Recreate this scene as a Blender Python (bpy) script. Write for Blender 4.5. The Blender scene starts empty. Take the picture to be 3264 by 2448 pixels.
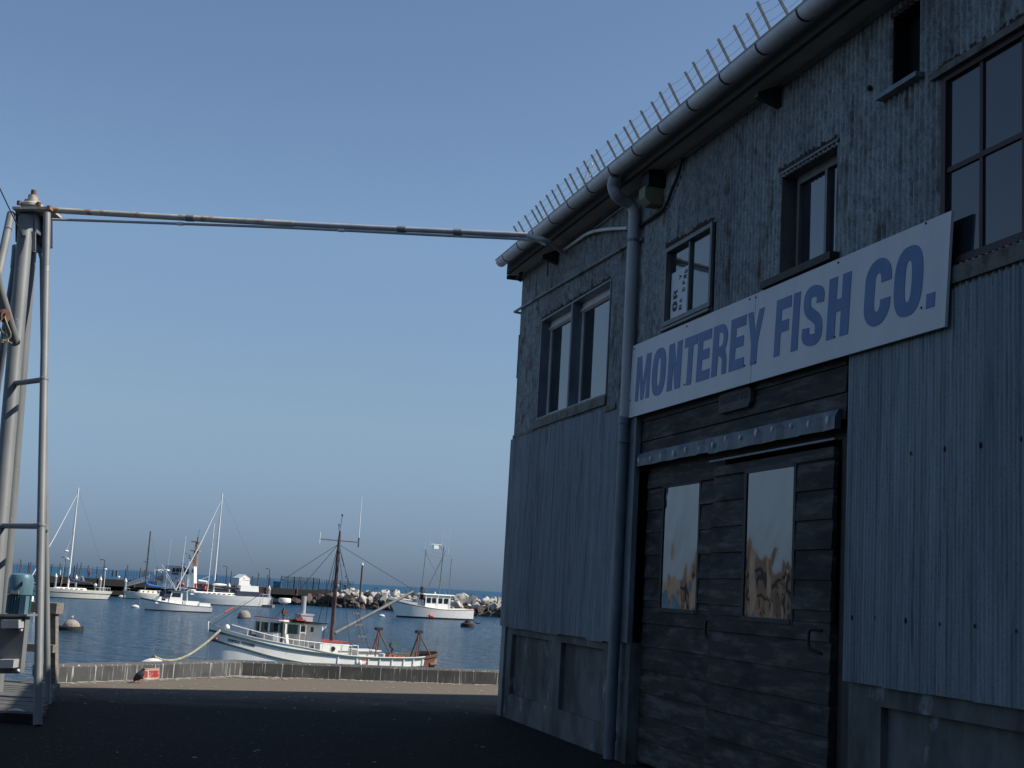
import bpy, math, random
from mathutils import Vector, Matrix
random.seed(7)
SC = bpy.context.scene
COL = SC.collection
RAD = math.radians
# ------------------------------------------------------------------ camera
SW, SH = 3264, 2448
FPX, PITCH, ROLL, CZ = 4300.0, RAD(8.77), RAD(3.3), 1.6
fw = Vector((0, math.cos(PITCH), math.sin(PITCH)))
u0 = Vector((0, -math.sin(PITCH), math.cos(PITCH))); r0 = Vector((1, 0, 0))
rt = r0*math.cos(ROLL) + u0*math.sin(ROLL); up = -r0*math.sin(ROLL) + u0*math.cos(ROLL)
cam = bpy.data.cameras.new('camera'); co = bpy.data.objects.new('camera', cam); COL.objects.link(co)
M = Matrix((rt, up, -fw)).transposed().to_4x4(); M.translation = (0, 0, CZ); co.matrix_world = M
cam.sensor_width = 36; cam.lens = 36*FPX/SW; cam.clip_start = 0.05; cam.clip_end = 60000
SC.camera = co
def ray(x, y): return fw + rt*((x-SW/2)/FPX) - up*((y-SH/2)/FPX)
def atz(x, y, z):
    r = ray(x, y); t = (z-CZ)/r.z; return Vector((r.x*t, r.y*t, z))
def aty(x, y, Y):
    r = ray(x, y); t = Y/r.y; return Vector((r.x*t, Y, CZ+r.z*t))
# ------------------------------------------------------------------ sky, sun, exposure
SUN_EL, SUN_AZ = RAD(46.0), RAD(2.5)        # azimuth: degrees behind the camera's right
w = bpy.data.worlds.new('World'); SC.world = w; w.use_nodes = True
nt = w.node_tree; nt.nodes.clear()
sky = nt.nodes.new('ShaderNodeTexSky'); sky.sky_type = 'NISHITA'; sky.sun_disc = False
sky.sun_elevation = SUN_EL; sky.sun_rotation = RAD(90)+SUN_AZ; sky.altitude = 0
sky.air_density = 1.0; sky.dust_density = 0.4; sky.ozone_density = 3.0
hs = nt.nodes.new('ShaderNodeHueSaturation'); hs.inputs['Saturation'].default_value = 1.0; hs.inputs['Value'].default_value = 1.0
tint = nt.nodes.new('ShaderNodeMix'); tint.data_type = 'RGBA'; tint.blend_type = 'MULTIPLY'; tint.inputs[0].default_value = 1
tcw = nt.nodes.new('ShaderNodeTexCoord'); sx = nt.nodes.new('ShaderNodeSeparateXYZ'); hz = nt.nodes.new('ShaderNodeValToRGB')
nt.links.new(tcw.outputs['Generated'], sx.inputs[0]); nt.links.new(sx.outputs[2], hz.inputs[0])
for i_, (p_, c_) in enumerate(((0, (.245, .368, .67)), (.033, (.35, .448, .715)), (.117, (.725, .73, .775)), (.25, (.985, .98, .965)))):   # marine haze bank low over the sea
    e_ = hz.color_ramp.elements[i_] if i_ < 2 else hz.color_ramp.elements.new(p_)
    e_.position = p_; e_.color = (*c_, 1)
nt.links.new(hz.outputs[0], tint.inputs[7])
bg = nt.nodes.new('ShaderNodeBackground'); bg.inputs[1].default_value = 0.0957
wo = nt.nodes.new('ShaderNodeOutputWorld')
nt.links.new(sky.outputs[0], hs.inputs['Color']); nt.links.new(hs.outputs[0], tint.inputs[6])
nt.links.new(tint.outputs[2], bg.inputs[0]); nt.links.new(bg.outputs[0], wo.inputs[0])
sd = Vector((math.cos(SUN_EL)*math.cos(SUN_AZ), -math.cos(SUN_EL)*math.sin(SUN_AZ), math.sin(SUN_EL)))
sl = bpy.data.lights.new('sun', 'SUN'); sl.energy = 5.0; sl.angle = RAD(0.5); sl.color = (1, .94, .85)
so = bpy.data.objects.new('sun', sl); COL.objects.link(so); so.rotation_euler = sd.to_track_quat('Z', 'Y').to_euler()
SC.view_settings.view_transform = 'Standard'; SC.view_settings.look = 'None'
SC.view_settings.exposure = 0.3; SC.view_settings.gamma = 1
SC.render.engine = 'CYCLES'
SC.cycles.max_bounces = 6

# ------------------------------------------------------------------ materials
def mat(name, c1, c2=None, scale=4, rough=.6, metal=0, bump=0, bscale=None, stretch=(1, 1, 1), detail=6, lo=.35, hi=.65,
        c3=None, s3=1, lo3=.6, hi3=.7, st3=(1, 1, 1), ior=None, bdist=.01, extra=()):
    m = bpy.data.materials.new(name); m.use_nodes = True; n = m.node_tree.nodes; l = m.node_tree.links
    b = n['Principled BSDF']; b.inputs['Base Color'].default_value = (*c1, 1)
    b.inputs['Roughness'].default_value = rough; b.inputs['Metallic'].default_value = metal
    if ior: b.inputs['IOR'].default_value = ior
    tc = n.new('ShaderNodeTexCoord')
    def noise(sc, st, det=detail):
        mp = n.new('ShaderNodeMapping'); mp.inputs['Scale'].default_value = st
        nz = n.new('ShaderNodeTexNoise'); nz.inputs['Scale'].default_value = sc; nz.inputs['Detail'].default_value = det
        nz.inputs['Roughness'].default_value = .62
        l.new(tc.outputs['Object'], mp.inputs[0]); l.new(mp.outputs[0], nz.inputs['Vector']); return nz.outputs['Fac']
    def ramp(f, a, z):
        r = n.new('ShaderNodeMapRange'); r.inputs[1].default_value = a; r.inputs[2].default_value = z; l.new(f, r.inputs[0]); return r.outputs[0]
    col = None
    if c2:
        mx = n.new('ShaderNodeMix'); mx.data_type = 'RGBA'; mx.inputs[6].default_value = (*c1, 1); mx.inputs[7].default_value = (*c2, 1)
        l.new(ramp(noise(scale, stretch), lo, hi), mx.inputs[0]); col = mx.outputs[2]
    if c3:
        mx = n.new('ShaderNodeMix'); mx.data_type = 'RGBA'; mx.inputs[6].default_value = (*c1, 1); mx.inputs[7].default_value = (*c3, 1)
        if col: l.new(col, mx.inputs[6])
        l.new(ramp(noise(s3, st3), lo3, hi3), mx.inputs[0]); col = mx.outputs[2]
    for sc_, st_, lo_, hi_, dk in extra:
        mx = n.new('ShaderNodeMix'); mx.data_type = 'RGBA'; mx.blend_type = 'MULTIPLY'; mx.inputs[7].default_value = (dk, dk, dk*1.02, 1)
        l.new(col, mx.inputs[6]); l.new(ramp(noise(sc_, st_, 4), lo_, hi_), mx.inputs[0]); col = mx.outputs[2]
    if col: l.new(col, b.inputs['Base Color'])
    if bump:
        bp = n.new('ShaderNodeBump'); bp.inputs['Strength'].default_value = bump; bp.inputs['Distance'].default_value = bdist
        l.new(noise(bscale or scale, stretch), bp.inputs['Height']); l.new(bp.outputs[0], b.inputs['Normal'])
    return m
MT = {}
MT['corr'] = mat('weathered_corrugated_steel', (.36, .39, .385), (.19, .21, .205), 22, .62, .1, .25, 60, (1, 1, .55), 9, .40, .64, (.10, .085, .065), 5, .55, .65, (1, 1, .5),
    extra=((70, (1, 1, .8), .54, .62, .58), (.9, (1, 1, .25), .42, .6, .72), (6, (2, 2, .08), .52, .62, .8)))
MT['sheet'] = mat('grey_painted_sheet', (.255, .30, .325), (.155, .19, .21), 7, .55, .2, .1, 40, (2, 2, .12), 8, .35, .68, (.075, .09, .11), 5, .57, .68, (4, 4, .16),
    extra=((90, (1, 1, .7), .5, .62, .78), (1.1, (1, 1, .3), .42, .6, .85), (9, (2, 2, .05), .5, .62, .72), (26, (2, 2, .12), .56, .64, .75)))
MT['conc'] = mat('stained_concrete', (.15, .155, .15), (.06, .06, .055), 2.2, .85, 0, .3, 30, (1, 1, .5), 9, .4, .62, (.26, .27, .28), 3, .60, .68, (1, 1, .7))
MT['wood_door'] = mat('weathered_dark_boards', (.036, .032, .030), (.125, .117, .108), 3, .8, 0, .4, 30, (.8, .8, 5), 8, .47, .70, (.010, .010, .011), 1.5, .50, .62, (1, 1, 3.5))
MT['white_panel'] = mat('white_sign_board', (.62, .62, .62), (.54, .55, .57), 3, .45, 0, 0, None, (1, 1, .3), 6, .4, .7)
MT['sign_blue'] = mat('blue_sign_paint', (.050, .125, .30), (.075, .16, .34), 5, .5)
MT['pvc'] = mat('painted_grey_pipe', (.42, .43, .44), (.34, .35, .36), 5, .45, .05, 0, None, (1, 1, .3))
MT['zinc'] = mat('galvanised_gutter', (.82, .83, .82), (.64, .65, .66), 4, .5, .0)
MT['trim'] = mat('grey_trim_flashing', (.19, .22, .25), (.11, .13, .15), 6, .5, .3, .1, 40, (1, 1, .3), 8, c3=(.06, .045, .03), s3=9, lo3=.64, hi3=.7)
MT['rusttrim'] = mat('rusty_flashing', (.14, .14, .125), (.07, .055, .042), 8, .7, .2, .15, 40, (1, 1, 1), 8, .45, .62)
MT['soffit'] = mat('soffit_board', (.42, .40, .36), (.33, .31, .28), 3, .85)
MT['roof'] = mat('dark_roof', (.05, .05, .05), (.08, .075, .07), 3, .8)
MT['dark'] = mat('dark_metal', (.02, .02, .022), (.035, .03, .028), 8, .6, .3)
MT['black'] = mat('black_void', (.004, .004, .005), None, rough=.9)
MT['edge_rust'] = mat('dark_edge_rust', (.07, .035, .022), (.02, .014, .010), 25, .95)
MT['void_paint'] = mat('black_fascia_paint', (.05, .047, .042), (.07, .055, .04), 6, .95)
MT['glass_dark'] = mat('dim_window_glass', (.014, .017, .026), (.03, .034, .042), 1.2, rough=.05, ior=1.7, bump=.05, bscale=2, bdist=.01)
MT['glass'] = mat('window_glass', (.012, .015, .02), (.03, .035, .042), 2, rough=.04, ior=2.15, bump=.04, bscale=2, bdist=.01)
MT['wavy'] = mat('wavy_plastic_sheet', (.02, .024, .026), None, rough=.04, ior=2.15, bump=.55, bscale=2.6, stretch=(1, 1, .6), detail=1.5, bdist=.035)
MT['redframe'] = mat('red_brown_window_frame', (.06, .022, .022), (.03, .018, .016), 8, .6)
MT['alu'] = mat('aluminium_frame', (.17, .165, .16), (.13, .13, .13), 9, .5, .3)
MT['rail_metal'] = mat('door_awning_flashing', (.13, .15, .17), (.08, .09, .105), 9, .5, .3, .3, 14, (1, 1, .4), 8, c3=(.5, .5, .5), s3=5, lo3=.70, hi3=.75, st3=(1, 1, .5))
MT['grey_steel'] = mat('grey_painted_steel', (.175, .185, .185), (.12, .13, .132), 3, .55, .0, .05, 30, (1, 1, .4), 8, .4, .7, (.27, .27, .26), 12, .66, .7)
MT['rusty_pipe'] = mat('rusty_painted_pipe', (.50, .47, .40), (.38, .37, .32), 6, .55, .0, .2, 25, (1, 1, 1), 8, .4, .6, (.32, .14, .065), 4, .50, .58)
MT['rust'] = mat('rust', (.17, .075, .045), (.09, .045, .032), 12, .85, 0, .3, 40)
MT['blue_motor'] = mat('faded_blue_enamel', (.085, .175, .22), (.12, .21, .25), 9, .4, .1, 0, None, (1, 1, .5), 8, .4, .7, (.3, .3, .28), 14, .69, .73)
MT['timber'] = mat('grey_weathered_timber', (.24, .21, .175), (.13, .115, .095), 5, .85, 0, .3, 30, (1, 4, 6), 8, .35, .65)
MT['deckwood'] = mat('old_deck_planks', (.13, .125, .115), (.07, .068, .063), 5, .85, 0, .3, 30, (.6, 5, 1), 8, c3=(.3, .29, .26), s3=4, lo3=.62, hi3=.7)
MT['kerb'] = mat('dark_kerb_concrete', (.075, .077, .077), (.045, .047, .049), 2.0, .85, 0, .3, 30, (1, 1, 1), 8, .4, .6, (.46, .45, .42), 26, .585, .64, (1.6, 1.6, .045))
MT['white_paint'] = mat('white_boat_paint', (.84, .82, .76), (.76, .74, .67), 2.5, .4, 0, 0, None, (1, 1, 1), 6, .45, .7, (.42, .30, .18), 3.5, .67, .78, (2, 2, .5))
MT['clean_white'] = mat('white_gelcoat', (.84, .83, .78), (.78, .76, .70), 1.3, .35)
MT['cream'] = mat('cream_gelcoat', (.76, .73, .62), (.68, .65, .56), 1.2, .35)
MT['greenpaint'] = mat('dark_green_boat_paint', (.035, .09, .07), (.09, .11, .10), 7, .5)
MT['navy'] = mat('navy_canvas', (.012, .022, .045), (.02, .03, .06), 3, .8)
MT['blue_canvas'] = mat('bright_blue_canvas', (.015, .09, .32), (.02, .12, .40), 3, .8)
MT['red_paint'] = mat('red_deck_paint', (.42, .04, .03), (.32, .05, .04), 5, .55)
MT['orange'] = mat('orange_rope_and_bins', (.6, .12, .04), (.35, .07, .03), 12, .6)
MT['boat_glass'] = mat('boat_window_glass', (.01, .018, .02), None, rough=.08)
MT['mast_white'] = mat('white_mast_paint', (.75, .75, .73), None, rough=.35)
MT['mast_wood'] = mat('dark_wooden_mast', (.05, .035, .03), (.10, .085, .075), 5, .7, 0, 0, None, (1, 1, .3))
MT['rope'] = mat('mooring_rope', (.36, .33, .24), (.15, .16, .10), 6, .9)
MT['wire'] = mat('dark_wire', (.04, .04, .045), None, rough=.5, metal=.5)
MT['boot'] = mat('black_boot_paint', (.015, .018, .03), (.03, .03, .035), 5, .6)
MT['bluehull'] = mat('blue_grey_hull', (.10, .15, .22), (.08, .12, .18), 3, .4)
MT['ship_grey'] = mat('shaded_ship_white', (.50, .56, .60), (.44, .50, .54), 3, .5)  # ship's white made bluer and darker, painting in its shaded near face
MT['ship_hull'] = mat('ship_hull_shade', (.09, .12, .155), (.07, .09, .12), 3, .5)
MT['buff'] = mat('buff_orange_mast', (.50, .28, .18), (.38, .21, .14), 6, .6)
MT['pier_wood'] = mat('dark_creosote_wood', (.010, .010, .010), (.02, .018, .017), 3, .9)
MT['post_wood'] = mat('brown_post_wood', (.14, .085, .06), (.09, .06, .045), 4, .85)
MT['fence'] = mat('dark_chain_fence', (.03, .035, .038), None, rough=.6)
MT['pile_grey'] = mat('grey_pile_sleeve', (.34, .35, .35), (.26, .27, .27), 4, .6)
MT['rock_w'] = mat('guano_white_rock', (.50, .47, .42), (.30, .27, .235), .7, .9, 0, .6, 3, (1, 1, 1), 8, .42, .62, (.10, .085, .07), .9, .60, .66)
MT['rock_d'] = mat('dark_wet_rock', (.085, .065, .05), (.04, .034, .028), .9, .8, 0, .6, 3, (1, 1, 1), 8, .4, .6, (.35, .31, .26), 1.1, .66, .72)
MT['buoy_w'] = mat('white_mooring_buoy', (.72, .70, .66), (.60, .56, .48), 3, .5)
MT['buoy_b'] = mat('bird_stained_buoy', (.30, .265, .23), (.17, .14, .12), 3, .8, 0, .2, 20, (3, 3, .4), 8, .4, .6, (.5, .47, .42), 4, .56, .64, (4, 4, .4))
MT['dropping'] = mat('dried_droppings', (.42, .40, .34), (.26, .24, .20), 8, .9)
MT['rubber'] = mat('tyre_rubber', (.025, .022, .02), (.04, .035, .03), 9, .9)
MT['bird'] = mat('dark_bird_feathers', (.02, .022, .03), (.04, .04, .05), 20, .6)
MT['gull'] = mat('white_feathers', (.65, .65, .62), None, rough=.7)
MT['sticker'] = mat('window_paper', (.62, .66, .70), None, rough=.6)
MT['sign_red'] = mat('red_lettering', (.48, .035, .04), (.38, .04, .04), 30, .6)
MT['sign_cream'] = mat('faded_sign_plate', (.52, .48, .40), (.42, .37, .30), 30, .6)
MT['ink'] = mat('dark_lettering', (.02, .025, .03), (.05, .05, .05), 30, .7)
MT['plaque'] = mat('grey_wooden_plaque', (.10, .105, .10), (.07, .07, .07), 12, .8)
MT['yellowish'] = mat('yellowed_lamp_housing', (.22, .22, .13), (.16, .16, .10), 14, .6)
MT['container'] = mat('blue_container_paint', (.02, .11, .22), None, rough=.5)
MT['tan'] = mat('tan_wall', (.15, .14, .125), (.08, .075, .068), .8, .8)
MT['redroof'] = mat('red_brown_roof', (.075, .058, .048), (.06, .048, .042), 1, .8)
MT['pinkred'] = mat('red_buoy_plastic', (.6, .09, .06), None, rough=.5)
MT['skin'] = mat('skin', (.45, .28, .2), None, rough=.6)
MT['cloth_d'] = mat('dark_clothing', (.04, .045, .06), None, rough=.9)
MT['cloth_r'] = mat('red_jacket', (.35, .06, .05), None, rough=.9)
MT['cloth_l'] = mat('light_clothing', (.5, .48, .45), None, rough=.9)
MT['litter'] = mat('white_litter', (.5, .52, .52), (.4, .42, .42), 20, .6)

def ground_mat():
    m = bpy.data.materials.new('stained_asphalt'); m.use_nodes = True; n = m.node_tree.nodes; l = m.node_tree.links
    b = n['Principled BSDF']; b.inputs['Roughness'].default_value = .95; b.inputs['Specular IOR Level'].default_value = .08
    g = n.new('ShaderNodeTexCoord')
    def nz(s, d, st=(1, 1, 1)):
        mp = n.new('ShaderNodeMapping'); mp.inputs['Scale'].default_value = st
        t = n.new('ShaderNodeTexNoise'); t.inputs['Scale'].default_value = s; t.inputs['Detail'].default_value = d; t.inputs['Roughness'].default_value = .65
        l.new(g.outputs['Object'], mp.inputs[0]); l.new(mp.outputs[0], t.inputs['Vector']); return t.outputs['Fac']
    def mr(f, a, z, c=0, d=1):
        r = n.new('ShaderNodeMapRange'); r.inputs[1].default_value = a; r.inputs[2].default_value = z; r.inputs[3].default_value = c; r.inputs[4].default_value = d; l.new(f, r.inputs[0]); return r.outputs[0]
    def mix(f, a, c):
        x = n.new('ShaderNodeMix'); x.data_type = 'RGBA'; x.inputs[7].default_value = (*c, 1)
        if isinstance(a, tuple): x.inputs[6].default_value = (*a, 1)
        else: l.new(a, x.inputs[6])
        l.new(f, x.inputs[0]); return x.outputs[2]
    c = mix(mr(nz(.8, 8), .4, .65), (.0150, .0122, .0095), (.022, .0180, .0140))
    c = mix(mr(nz(60, 4), .35, .7), c, (.036, .034, .031))
    # bird-fouled, sandy strip beside the kerb, lightened further to paint in sunlight
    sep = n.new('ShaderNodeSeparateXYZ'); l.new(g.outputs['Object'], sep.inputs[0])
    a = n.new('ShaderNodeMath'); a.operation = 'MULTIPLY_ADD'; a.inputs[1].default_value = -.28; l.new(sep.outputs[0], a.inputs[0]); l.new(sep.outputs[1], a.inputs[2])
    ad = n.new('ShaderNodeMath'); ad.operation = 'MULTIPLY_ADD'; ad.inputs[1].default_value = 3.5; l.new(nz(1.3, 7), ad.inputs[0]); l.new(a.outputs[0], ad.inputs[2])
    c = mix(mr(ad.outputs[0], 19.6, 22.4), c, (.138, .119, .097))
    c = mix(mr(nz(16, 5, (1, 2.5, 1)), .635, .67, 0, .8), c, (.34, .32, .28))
    ad2 = n.new('ShaderNodeMath'); ad2.operation = 'MULTIPLY_ADD'; ad2.inputs[1].default_value = .9; l.new(nz(5, 6), ad2.inputs[0]); l.new(a.outputs[0], ad2.inputs[2])
    l.new(c, b.inputs['Base Color'])
    bp = n.new('ShaderNodeBump'); bp.inputs['Strength'].default_value = .5; bp.inputs['Distance'].default_value = .01
    l.new(nz(45, 6), bp.inputs['Height']); l.new(bp.outputs[0], b.inputs['Normal'])
    return m
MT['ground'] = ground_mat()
def water_mat():
    m = bpy.data.materials.new('harbour_water'); m.use_nodes = True; n = m.node_tree.nodes; l = m.node_tree.links
    b = n['Principled BSDF']; b.inputs['Roughness'].default_value = .12; b.inputs['IOR'].default_value = 1.33; b.inputs['Specular IOR Level'].default_value = .32
    g = n.new('ShaderNodeTexCoord')
    def nz(s, d, st, rg=.6):
        mp = n.new('ShaderNodeMapping'); mp.inputs['Scale'].default_value = st
        t = n.new('ShaderNodeTexNoise'); t.inputs['Scale'].default_value = s; t.inputs['Detail'].default_value = d; t.inputs['Roughness'].default_value = rg
        l.new(g.outputs['Object'], mp.inputs[0]); l.new(mp.outputs[0], t.inputs['Vector']); return t.outputs['Fac']
    x = n.new('ShaderNodeMix'); x.data_type = 'RGBA'; x.inputs[6].default_value = (.006, .048, .10, 1); x.inputs[7].default_value = (.012, .064, .125, 1)
    r = n.new('ShaderNodeMapRange'); r.inputs[1].default_value = .4; r.inputs[2].default_value = .62; l.new(nz(.035, 5, (1, .6, 1)), r.inputs[0]); l.new(r.outputs[0], x.inputs[0])
    l.new(x.outputs[2], b.inputs['Base Color'])
    sp = n.new('ShaderNodeSeparateXYZ'); l.new(g.outputs['Object'], sp.inputs[0])
    fd_ = n.new('ShaderNodeMapRange'); fd_.inputs[1].default_value = 120; fd_.inputs[2].default_value = 420; fd_.inputs[3].default_value = 1; fd_.inputs[4].default_value = .25; l.new(sp.outputs[1], fd_.inputs[0])
    rg = n.new('ShaderNodeMapRange'); rg.inputs[1].default_value = 120; rg.inputs[2].default_value = 600; rg.inputs[3].default_value = .14; rg.inputs[4].default_value = .38; l.new(sp.outputs[1], rg.inputs[0]); l.new(rg.outputs[0], b.inputs['Roughness'])
    b1 = n.new('ShaderNodeBump'); l.new(fd_.outputs[0], b1.inputs['Strength']); b1.inputs['Distance'].default_value = 4.5
    l.new(nz(.8, 5, (.5, 1, 1), .58), b1.inputs['Height']); l.new(b1.outputs[0], b.inputs['Normal'])
    return m
MT['water'] = water_mat()

# ------------------------------------------------------------------ mesh builder
def V(*a): return Vector(a)
class MB:
    def __init__(s): s.v = []; s.f = []; s.m = []; s.sm = []
    def add(s, vs, fs, mi=0, smooth=False):
        o = len(s.v); s.v += [Vector(p) for p in vs]
        for f in fs: s.f.append([i+o for i in f]); s.m.append(mi); s.sm.append(smooth)
        return s
    def box(s, a, b, mi=0, fn=None):
        x0, y0, z0 = a; x1, y1, z1 = b
        vs = [(x0, y0, z0), (x1, y0, z0), (x1, y1, z0), (x0, y1, z0), (x0, y0, z1), (x1, y0, z1), (x1, y1, z1), (x0, y1, z1)]
        if fn: vs = [fn(*p) for p in vs]
        return s.add(vs, [(0, 3, 2, 1), (4, 5, 6, 7), (0, 1, 5, 4), (1, 2, 6, 5), (2, 3, 7, 6), (3, 0, 4, 7)], mi)
    def beam(s, p, q, wd, ht, mi=0, upv=(0, 0, 1)):
        p = Vector(p); q = Vector(q); d = (q-p).normalized(); a = d.cross(Vector(upv))
        if a.length < 1e-3: a = d.cross(Vector((1, 0, 0)))
        a.normalize(); c = a.cross(d); vs = []
        for e in (p, q):
            for i, j in ((-1, -1), (1, -1), (1, 1), (-1, 1)): vs.append(e+a*(i*wd/2)+c*(j*ht/2))
        return s.add(vs, [(3, 2, 1, 0), (4, 5, 6, 7), (0, 1, 5, 4), (1, 2, 6, 5), (2, 3, 7, 6), (3, 0, 4, 7)], mi)
    def tube(s, pts, r, n=10, mi=0, caps=True):
        pts = [Vector(p) for p in pts]; rs = r if isinstance(r, (list, tuple)) else [r]*len(pts)
        vs = []; fs = []; ref = None
        for i, p in enumerate(pts):
            d = (pts[min(i+1, len(pts)-1)]-pts[max(i-1, 0)]).normalized()
            if ref is None:
                ref = d.cross(Vector((0, 0, 1)))
                if ref.length < .1: ref = d.cross(Vector((1, 0, 0)))
            ref = (ref-d*ref.dot(d)).normalized(); c = d.cross(ref)
            for k in range(n):
                t = 2*math.pi*k/n; vs.append(p+ref*(math.cos(t)*rs[i])+c*(math.sin(t)*rs[i]))
        for i in range(len(pts)-1):
            for k in range(n): a = i*n+k; b = i*n+(k+1) % n; fs.append((a, b, b+n, a+n))
        s.add(vs, fs, mi, True)
        if caps: s.add(vs[:n], [tuple(range(n))[::-1]], mi); s.add(vs[-n:], [tuple(range(n))], mi)
        return s
    def lathe(s, prof, n=24, c=(0, 0, 0), mi=0):
        runs = [[prof[0]]]
        for i in range(1, len(prof)):
            runs[-1].append(prof[i])
            if i < len(prof)-1:
                a1 = math.atan2(prof[i][1]-prof[i-1][1], prof[i][0]-prof[i-1][0]); a2 = math.atan2(prof[i+1][1]-prof[i][1], prof[i+1][0]-prof[i][0])
                d_ = abs((a2-a1+math.pi) % (2*math.pi)-math.pi)
                if d_ > .6: runs.append([prof[i]])
        for pr in runs:
            vs = []; fs = []
            for r, z in pr:
                for k in range(n): t = 2*math.pi*k/n; vs.append((c[0]+r*math.cos(t), c[1]+r*math.sin(t), c[2]+z))
            for i in range(len(pr)-1):
                for k in range(n): a = i*n+k; b = i*n+(k+1) % n; fs.append((a, b, b+n, a+n))
            s.add(vs, fs, mi, True)
        return s
    def ball(s, c, r, n=12, mi=0, sc=(1, 1, 1)):
        vs = []; fs = []; m = n//2
        for i in range(m+1):
            ph = math.pi*i/m
            for k in range(n):
                t = 2*math.pi*k/n
                vs.append((c[0]+r*sc[0]*math.sin(ph)*math.cos(t), c[1]+r*sc[1]*math.sin(ph)*math.sin(t), c[2]+r*sc[2]*math.cos(ph)))
        for i in range(m):
            for k in range(n): a = i*n+k; b = i*n+(k+1) % n; fs.append((a, a+n, b+n, b))
        return s.add(vs, fs, mi, True)
    def prism(s, poly, fn, t0, t1, mi=0):
        n = len(poly); vs = [fn(x, z, t0) for x, z in poly]+[fn(x, z, t1) for x, z in poly]
        fs = [tuple(range(n)), tuple(range(n, 2*n))[::-1]]+[(i, (i+1) % n, (i+1) % n+n, i+n) for i in range(n)]
        return s.add(vs, fs, mi)
    def quad(s, a, b, c, d, mi=0): return s.add([a, b, c, d], [(0, 1, 2, 3)], mi)
    def build(s, name, mats, parent=None, world=True):
        me = bpy.data.meshes.new(name); off = Vector((0, 0, 0))
        if parent is not None and world:
            q = parent
            while q is not None: off += q.location; q = q.parent
        me.from_pydata([tuple(p-off) for p in s.v], [], s.f)
        if not isinstance(mats, (list, tuple)): mats = [mats]
        for m in mats: me.materials.append(MT[m])
        me.polygons.foreach_set('material_index', s.m); me.polygons.foreach_set('use_smooth', s.sm); me.update()
        o = bpy.data.objects.new(name, me); COL.objects.link(o)
        if parent is not None: o.parent = parent
        return o
def tag(o, label=None, cat=None, group=None, kind=None):
    for k, v in (('label', label), ('category', cat), ('group', group), ('kind', kind)):
        if v: o[k] = v
    return o
def thing(name, label, cat, loc=(0, 0, 0), rz=0, group=None, scale=1):
    o = bpy.data.objects.new(name, None); COL.objects.link(o); o.location = loc; o.rotation_euler = (0, 0, rz)
    o.scale = (scale,)*3; o.empty_display_size = .2
    return tag(o, label, cat, group)
def copy_tree(o, parent=None):
    c = o.copy(); COL.objects.link(c)
    if parent is not None: c.parent = parent
    for ch in o.children: copy_tree(ch, c)
    return c
def curve_pts(pts, n=8):
    """Catmull-Rom through points"""
    P = [Vector(p) for p in pts]; P = [P[0]*2-P[1]]+P+[P[-1]*2-P[-2]]; out = []
    for i in range(1, len(P)-2):
        for k in range(n):
            t = k/n; a, b, c, d = P[i-1:i+3]
            out.append(.5*((2*b)+(c-a)*t+(2*a-5*b+4*c-d)*t*t+(3*b-a-3*c+d)*t**3))
    return out+[P[-2]]

# ------------------------------------------------------------------ lettering
def arc(cx, cy, rx, ry, a0, a1, n=10):
    return [(cx+rx*math.cos(RAD(a0+(a1-a0)*i/n)), cy+ry*math.sin(RAD(a0+(a1-a0)*i/n))) for i in range(n+1)]
def se(cx, cy, rx, ry, n=32, e=2.6):
    o = []
    for i in range(n):
        t = 2*math.pi*i/n; c, s_ = math.cos(t), math.sin(t)
        o.append((cx+rx*math.copysign(abs(c)**(2/e), c), cy+ry*math.copysign(abs(s_)**(2/e), s_)))
    return o
T = .38   # stem width
def stroke(path, wd):
    P = curve_pts([Vector((x, y, 0)) for x, y in path], 5); L = []; R = []
    for i, p in enumerate(P):
        a = P[max(i-1, 0)]; b = P[min(i+1, len(P)-1)]; d = (b-a).normalized()
        o = Vector((-d.y*wd[0]/2, d.x*wd[1]/2, 0)); L.append(((p+o).x, (p+o).y)); R.append(((p-o).x, (p-o).y))
    return L+R[::-1]
TV = .20
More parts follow.
